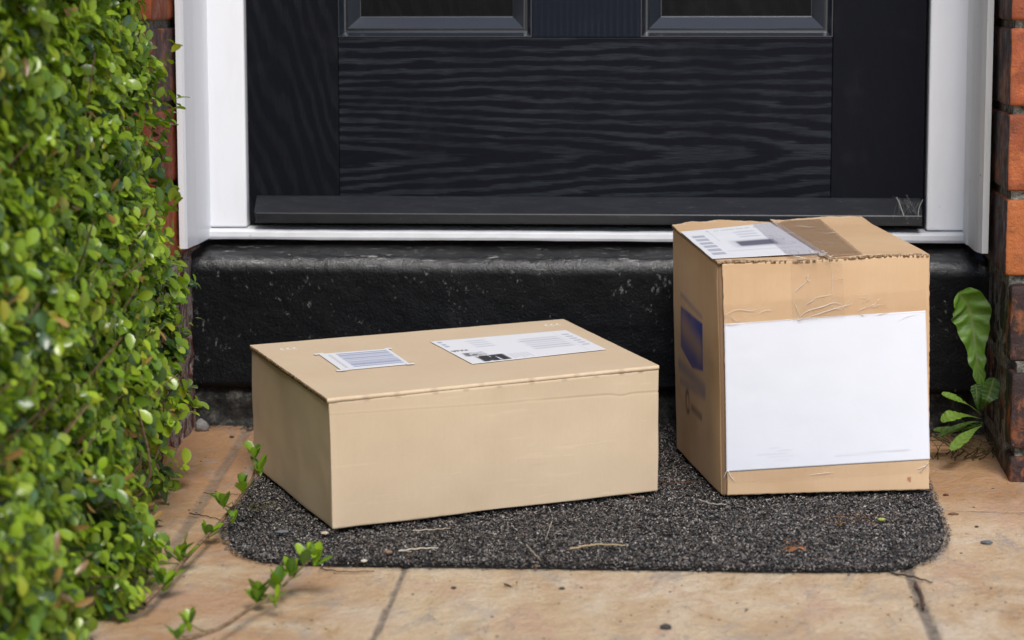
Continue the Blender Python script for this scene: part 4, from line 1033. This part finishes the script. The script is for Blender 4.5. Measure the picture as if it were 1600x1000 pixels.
Ya = 2.17
sprig('shoot', [ag(225, 945, Ya-.1), ag(262, 905, Ya-.03), ag(300, 862, Ya), ag(345, 815, Ya+.01), ag(372, 782, Ya+.01), ag(394, 748, Ya+.01), ag(399, 728, Ya+.01)], .0022,
      [(396, 712, Ya+.01, 1.0, 5), (407, 738, Ya+.01, 1.05, 8), (381, 768, Ya+.01, 1.1, 8), (349, 793, Ya+.005, 1.1, 7), (364, 812, Ya+.01, .8, 5), (326, 834, Ya, 1.1, 7), (284, 872, Ya-.01, 1.35, 10), (255, 915, Ya-.03, 1.35, 10), (232, 880, Ya-.05, 1.2, 8)], 3, 'long arching shoot with leaf pairs nearest the mat')
Yb = 1.99
sprig('shoot', [ag(240, 1012, Yb-.05), ag(310, 993, Yb-.02), ag(350, 978, Yb), ag(392, 950, Yb), ag(430, 930, Yb), ag(452, 905, Yb), ag(482, 876, Yb)], .0020,
      [(296, 980, Yb-.02, 1.0, 7), (277, 995, Yb-.03, .8, 5), (402, 934, Yb, 1.25, 10), (434, 918, Yb, 1.15, 8), (455, 897, Yb, 1.1, 7), (432, 943, Yb, .9, 4), (474, 873, Yb, 1.35, 4), (491, 878, Yb, 1.3, 6)], 5, 'low shoot reaching over the paving with a dark leaf at its tip')

# weed by the right wall
wp = at(1528, 655, 2.54); wp[2] = gz(2.54)
wd_ = empty('dandelion_plant', tuple(wp), 'green dandelion weed growing in the corner between step and brick wall', 'weed')
def weed_leaf(pts, wmax, seed, teeth=.12, col=(.12, .245, .03), up=None, peak=.72):
    rs = np.random.default_rng(seed); P = curve_pts(pts, 60); nl = 60; nw = 17
    t = np.gradient(P, axis=0); t = unit(t); upv = np.array(up if up is not None else (0, -1, .25)); side = unit(np.cross(t, upv)); nn = np.cross(side, t)
    s_ = np.linspace(0, 1, nl)
    wprof = np.interp(s_, [0, .12, .30, .45, .6, peak, .88, .96, 1.], [.10, .14, .34, .52, .82, 1., .82, .5, .02])
    ty_ = s_*44+.9*np.sin(s_*17+seed); tooth = 1-teeth*(2.2 if wmax > .03 else .5)*(.5+.5*np.sign(np.sin(ty_))*np.abs(np.sin(ty_))**.6)*sstep(.8, .3, s_)
    e = np.linspace(-1, 1, nw)
    V = np.zeros((nl, nw, 3)); C = np.zeros((nl, nw, 3))
    for i in range(nl):
        hw = wmax*.5*wprof[i]*tooth[i]
        ruf = (.13 if wmax > .03 else .04)*hw*np.sin(s_[i]*(44+seed)+np.abs(e)*3.2+(e > 0)*1.9+seed)*np.abs(e)**.6+.0006*np.sin(s_[i]*90+np.abs(e)*9+(e > 0)*2)*np.sin(np.abs(e)*3.1)*(wmax > .03)+.05*hw*rs.normal(0, 1)*np.abs(e)
        V[i] = P[i]+side[i]*(hw*e)[:, None]+nn[i]*(np.abs(e)*hw*.22+ruf)[:, None]
        vein = np.exp(-(e/.09)**2)*.9; C[i] = np.array(col)*(1+.15*np.sin(s_[i]*58+np.abs(e)*2.2))[:, None]*(1-vein)[:, None]+np.array([.20, .26, .09])*vein[:, None]
    o_ = mesh_np('leaf', V.reshape(-1, 3), grid_faces(nl, nw), M_WEED, wd_, {'col': C.reshape(-1, 3)}); return o_
Yw = 2.54
o = weed_leaf([at(1535, 640, Yw), at(1532, 600, Yw-.005), at(1526, 560, Yw-.005), at(1520, 510, Yw), at(1513, 480, Yw), at(1497, 457, Yw-.01)], .044, 1); o['label'] = 'tall upright leaf with toothed edges'
weed_leaf([at(1533, 648, Yw), at(1515, 634, Yw-.03), at(1495, 624, Yw-.04), at(1471, 615, Yw-.04)], .0115, 2, .02, (.15, .27, .035), (0, -.5, 1))
weed_leaf([at(1535, 655, Yw), at(1512, 650, Yw-.03), at(1490, 650, Yw-.05), at(1470, 657, Yw-.05)], .017, 3, .02, (.17, .29, .04), (0, -.6, 1))
weed_leaf([at(1534, 665, Yw-.01), at(1522, 672, Yw-.03), at(1507, 684, Yw-.05), at(1486, 704, Yw-.08)], .013, 4, .03, (.16, .27, .05), (0, -.7, 1))
weed_leaf([at(1535, 640, Yw), at(1540, 628, Yw-.02), at(1546, 615, Yw-.02), at(1553, 590, Yw-.02)], .020, 5, .02, (.07, .15, .03), None, .6)
weed_leaf([at(1532, 650, Yw), at(1527, 630, Yw-.01), at(1526, 612, Yw-.01), at(1524, 600, Yw-.01)], .013, 6, .02, (.06, .13, .03))
weed_leaf([at(1536, 662, Yw), at(1515, 668, Yw+.0), at(1490, 672, Yw-.01), at(1458, 672, Yw-.01)], .010, 7, .1, (.09, .17, .02), (0, -.6, 1))
weed_leaf([at(1536, 660, Yw), at(1518, 660, Yw), at(1497, 668, Yw-.01), at(1466, 683, Yw-.02)], .009, 8, .1, (.08, .15, .02), (0, -.6, 1))
weed_leaf([at(1530, 660, Yw), at(1520, 664, Yw-.01), at(1510, 662, Yw-.03), at(1500, 655, Yw-.04)], .007, 9, .1, (.06, .12, .02), (0, -.6, 1))
a = Acc(); rs = np.random.default_rng(8)
for k_ in range(26):
    p_ = wp+np.array([rs.normal(-.012, .02), rs.normal(0, .012), 0]); a.tube(curve_pts([p_, p_+[rs.normal(0, .01), rs.normal(-.005, .008), .012], p_+[rs.normal(-.01, .02), rs.normal(-.01, .012), rs.uniform(.01, .03)]], 6), [.0008, .0007, .0006, .0005, .0004, .0002], 4, (.12, .10, .04) if k_ % 2 else (.05, .09, .02))
a.build('stalks', M_BARK, wd_)

# ------------------------------------------------------------------ loose bits
def pebble(u, v, r, col, name, label, cat, group=None, h=0., sq=(1.3, 1, .6), seed=0, mat_h=0.):
    c0 = onground(u, v, mat_h); th, ph = np.meshgrid(np.linspace(0, 2*np.pi, 25)[:-1], np.linspace(0, np.pi, 13), indexing='ij')
    D = np.stack([np.cos(th)*np.sin(ph), np.sin(th)*np.sin(ph), np.cos(ph)], -1); R_ = r*(1+.35*fbm(D[..., 0]*1.7+seed*3.1, D[..., 1]*1.7, D[..., 2]*1.7, seed=seed, oct=3))
    P = D*R_[..., None]*np.array(sq); P[..., 2] += r*sq[2]*.8; P = P+c0
    idx = np.arange(24*13).reshape(24, 13); nx = np.roll(idx, -1, 0); Q = np.stack([idx[:, :-1], idx[:, 1:], nx[:, 1:], nx[:, :-1]], -1).reshape(-1, 4)
    if cat == 'pebble' and group is None: group = 'pebbles lying about the doorway'
    o_ = mesh_np(name, P.reshape(-1, 3), Q, M_BIT, None, {'col': np.tile(np.array(col), (24*13, 1))}, origin=c0); return tag(o_, label, cat, group)
pebble(316, 673, .0075, (.30, .30, .29), 'stone', 'pale grey lump of mortar by the foot of the left wall', 'stone', sq=(1, 1, .95), seed=1)
pebble(1541, 850, .0036, (.12, .13, .15), 'pebble', 'dark slate pebble on the paving right of the mat', 'pebble', sq=(1.5, 1, .5), seed=2)
pebble(441, 833, .0042, (.17, .18, .19), 'pebble', 'flat grey pebble on the left end of the mat', 'pebble', sq=(1.4, 1, .4), seed=3, mat_h=.008)
pebble(607, 865, .0035, (.30, .19, .12), 'pebble', 'round brown pebble on the front edge of the mat', 'pebble', sq=(1, 1, .5), seed=4, mat_h=.008)
pebble(1040, 983, .0040, (.05, .05, .055), 'pebble', 'black angular pebble at the bottom centre of the paving', 'pebble', sq=(1.2, 1, .6), seed=5)
pebble(391, 701, .0028, (.02, .02, .02), 'pebble', 'tiny black pebble at the left side of the low box', 'pebble', seed=6)
pebble(362, 684, .0020, (.05, .04, .035), 'pebble', 'tiny dark pebble on paving near the left wall', 'pebble', seed=7)
pebble(709, 920, .0018, (.06, .05, .045), 'pebble', 'tiny dark grit speck on paving left of bottom centre', 'pebble', seed=8)
pebble(878, 921, .0020, (.06, .055, .05), 'pebble', 'small dark pebble on paving under the middle of the mat', 'pebble', seed=9)
pebble(936, 775, .0030, (.72, .62, .50), 'paper_scrap', 'tiny pale scrap at the front foot of the low box', 'scrap', seed=10, mat_h=.008)
pebble(1020, 762, .0034, (.16, .24, .04), 'moss_lump', 'small green moss lump at the right foot of the low box', 'moss', seed=11, mat_h=.008)
pebble(1377, 814, .0026, (.45, .50, .12), 'bud', 'tiny yellow green bud on the mat under the tall box', 'bud', seed=12, mat_h=.009)
pebble(507, 835, .0026, (.62, .50, .38), 'pebble', 'tiny cream pebble on the mat by the low box corner', 'pebble', seed=13, mat_h=.008)
pebble(569, 878, .0022, (.70, .64, .52), 'pebble', 'white grit speck at the left front rim of the mat', 'pebble', seed=14, mat_h=.006)
pebble(1490, 805, .0030, (.16, .09, .05), 'wood_chip', 'dark brown chip on the paving right of the mat', 'wood chip', sq=(1.6, .9, .5), seed=15)
pebble(1526, 824, .0015, (.08, .05, .04), 'pebble', 'tiny dark speck above the slate pebble at right', 'pebble', seed=16)
pebble(1478, 775, .0022, (.10, .03, .02), 'berry_husk', 'dark red husk on the paving right of the tall box', 'husk', seed=17)
def stick(pts, rad, col, name, label, cat='twig', h=.009, group=None):
    P = np.array([onground(u, v, h+(.0 if i in (0, len(pts)-1) else .0006)) for i, (u, v) in enumerate(pts)]); a = Acc(); cp = curve_pts(P, 16)
    cp[:, 2] += .0004*np.sin(np.arange(16)*1.7); a.tube(cp, np.linspace(rad, rad*.6, 16), 6, col); o_ = a.build(name, M_BIT, None, origin=P[0]); return tag(o_, label, cat, 'straws lying on the mat' if cat == 'straw' else 'fallen twigs')
ST = (.48, .36, .20); SP = (.55, .47, .34)
stick([(890, 858), (930, 851), (977, 852)], .0011, ST, 'straw', 'straw stalk lying mid mat below the gap between boxes', 'straw')
stick([(623, 861), (655, 857), (685, 856)], .0009, (.66, .58, .45), 'straw', 'pale straw on the front left of the mat', 'straw')
stick([(645, 829), (680, 827), (703, 825)], .0006, SP, 'straw', 'thin straw in front of the low box', 'straw')
stick([(822, 851), (832, 862), (846, 876)], .0006, SP, 'straw', 'short straw angled down near the mat front edge', 'straw')
stick([(862, 815), (857, 830), (852, 845)], .0004, SP, 'straw', 'hair-thin straw standing on end below the low box', 'straw')
stick([(1092, 781), (1112, 787), (1135, 788)], .0009, (.40, .36, .30), 'twig', 'grey twig at the left front corner of the tall box')
stick([(1030, 752), (1055, 755), (1098, 751)], .0008, (.10, .04, .03), 'twig', 'reddish twig between the two boxes')
stick([(975, 770), (990, 776), (1008, 779)], .0007, (.17, .07, .05), 'twig', 'short reddish twig at the right foot of the low box')
stick([(1393, 896), (1425, 901), (1456, 910)], .0010, (.03, .02, .018), 'twig', 'black twig poking from the front right corner of the mat', h=.002)
stick([(296, 802), (320, 806), (345, 812)], .0007, (.10, .04, .03), 'twig', 'dark forked twig on the paving left of the mat', h=.0015)
stick([(318, 770), (345, 772), (372, 772)], .0005, (.14, .07, .05), 'twig', 'fine brown twig on paving beside the leafy shoot', h=.0015)
stick([(500, 888), (535, 893), (585, 892)], .0006, (.05, .035, .03), 'twig', 'thin dark twig along the front left rim of the mat', h=.0015)
stick([(1430, 912), (1440, 930), (1443, 952)], .0016, (.11, .06, .045), 'twig', 'brown debris lying in the right paving joint', h=.001)
def deadleaf(u, v, sz_, col, label, h, seed):
    rs = np.random.default_rng(seed); c0 = onground(u, v, h); a = Acc()
    n_ = 5; leaves(a, np.tile(c0, (n_, 1))+rs.normal(0, sz_*.35, (n_, 3))*[1, 1, .1]+[0, 0, .001], unit(rs.normal(0, 1, (n_, 3))*[1, 1, .3]), unit(rs.normal(0, .5, (n_, 3))+[0, 0, 1]), np.full(n_, sz_)*rs.uniform(.5, 1, n_), .4, np.tile(col, (n_, 1))*rs.uniform(.6, 1.3, n_)[:, None], .4, .4)
    o_ = a.build('dead_leaf', M_BIT, None, origin=c0); tag(o_, label, 'dead leaf', 'fallen dead leaves')
deadleaf(1245, 858, .010, (.32, .12, .04), 'curled rusty dead leaf on the mat below the tall box', .0095, 1)
deadleaf(1318, 818, .008, (.28, .13, .04), 'crumbled brown dead leaf on the mat at front of the tall box', .0095, 2)
deadleaf(795, 915, .006, (.09, .055, .04), 'shrivelled dark leaf on the paving below the mat', .001, 3)
deadleaf(1165, 953, .0035, (.14, .09, .07), 'small crumpled leaf bit on paving at bottom right', .001, 4)
deadleaf(1437, 945, .006, (.10, .055, .045), 'crumpled dark leaf bits caught in the right paving joint', .001, 5)
deadleaf(640, 868, .006, (.22, .16, .10), 'pale crumbled leaf on the front left of the mat', .0095, 6)
deadleaf(838, 884, .006, (.20, .13, .08), 'small brown leaf scrap on the front rim of the mat', .006, 7)
# gritty dirt where the step base meets the paving
a = Acc(); rs = np.random.default_rng(4)
for k_ in range(420):
    x_ = rs.uniform(XL, XR); y_ = 2.642-abs(rs.normal(0, .006)); r_ = rs.uniform(.0006, .0022); z_ = gz(y_)
    a.box((x_-r_, y_-r_, z_-r_*.3), (x_+r_, y_+r_, z_+r_*.8), tuple(np.array((.13, .10, .075))*rs.uniform(.3, 2.)))
tag(a.build('grit', M_BIT, None, smooth=False, origin=(0, 2.64, 0)), 'loose grit gathered along the foot of the doorstep', 'grit', kind='stuff')
a = Acc()
for k_ in range(520):
    p_ = onground(rs.uniform(230, 1600), rs.uniform(670, 1010)); r_ = min(.0008, rs.exponential(.0003)+.0002)
    a.box((p_[0]-r_*1.4, p_[1]-r_, p_[2]-r_*.2), (p_[0]+r_*1.4, p_[1]+r_, p_[2]+r_*.7), tuple(np.array((.10, .07, .05))*rs.uniform(.3, 2.2)))
tag(a.build('crumbs', M_BIT, None, smooth=False, origin=(0, 2.2, 0)), 'specks of dirt scattered over the paving', 'dirt', kind='stuff')
# cobweb on the right end of the drip bar
a = Acc(); rs = np.random.default_rng(2)
for k_ in range(26):
    p0 = at(1412+rs.normal(0, 10), 314+rs.normal(0, 5), ybf+.012); p1 = at(1425+rs.normal(0, 14), 338+rs.normal(0, 6), ybf-.002); m_ = (p0+p1)/2+rs.normal(0, .002, 3)
    a.tube(curve_pts([p0, m_, p1], 5), .00005, 3)
a.tube(curve_pts([at(1401, 308, ybf+.018), at(1407, 322, ybf+.006), at(1412, 337, ybf-.002)], 8), .0003, 5)
a.tube(curve_pts([at(1442, 312, ybf+.010), at(1436, 325, ybf+.004), at(1434, 342, ybf)], 8), .0003, 5)
tag(a.build('cobweb', M_WEB, None, origin=at(1415, 325, ybf)), 'dusty cobweb on the right end of the door drip bar', 'cobweb')
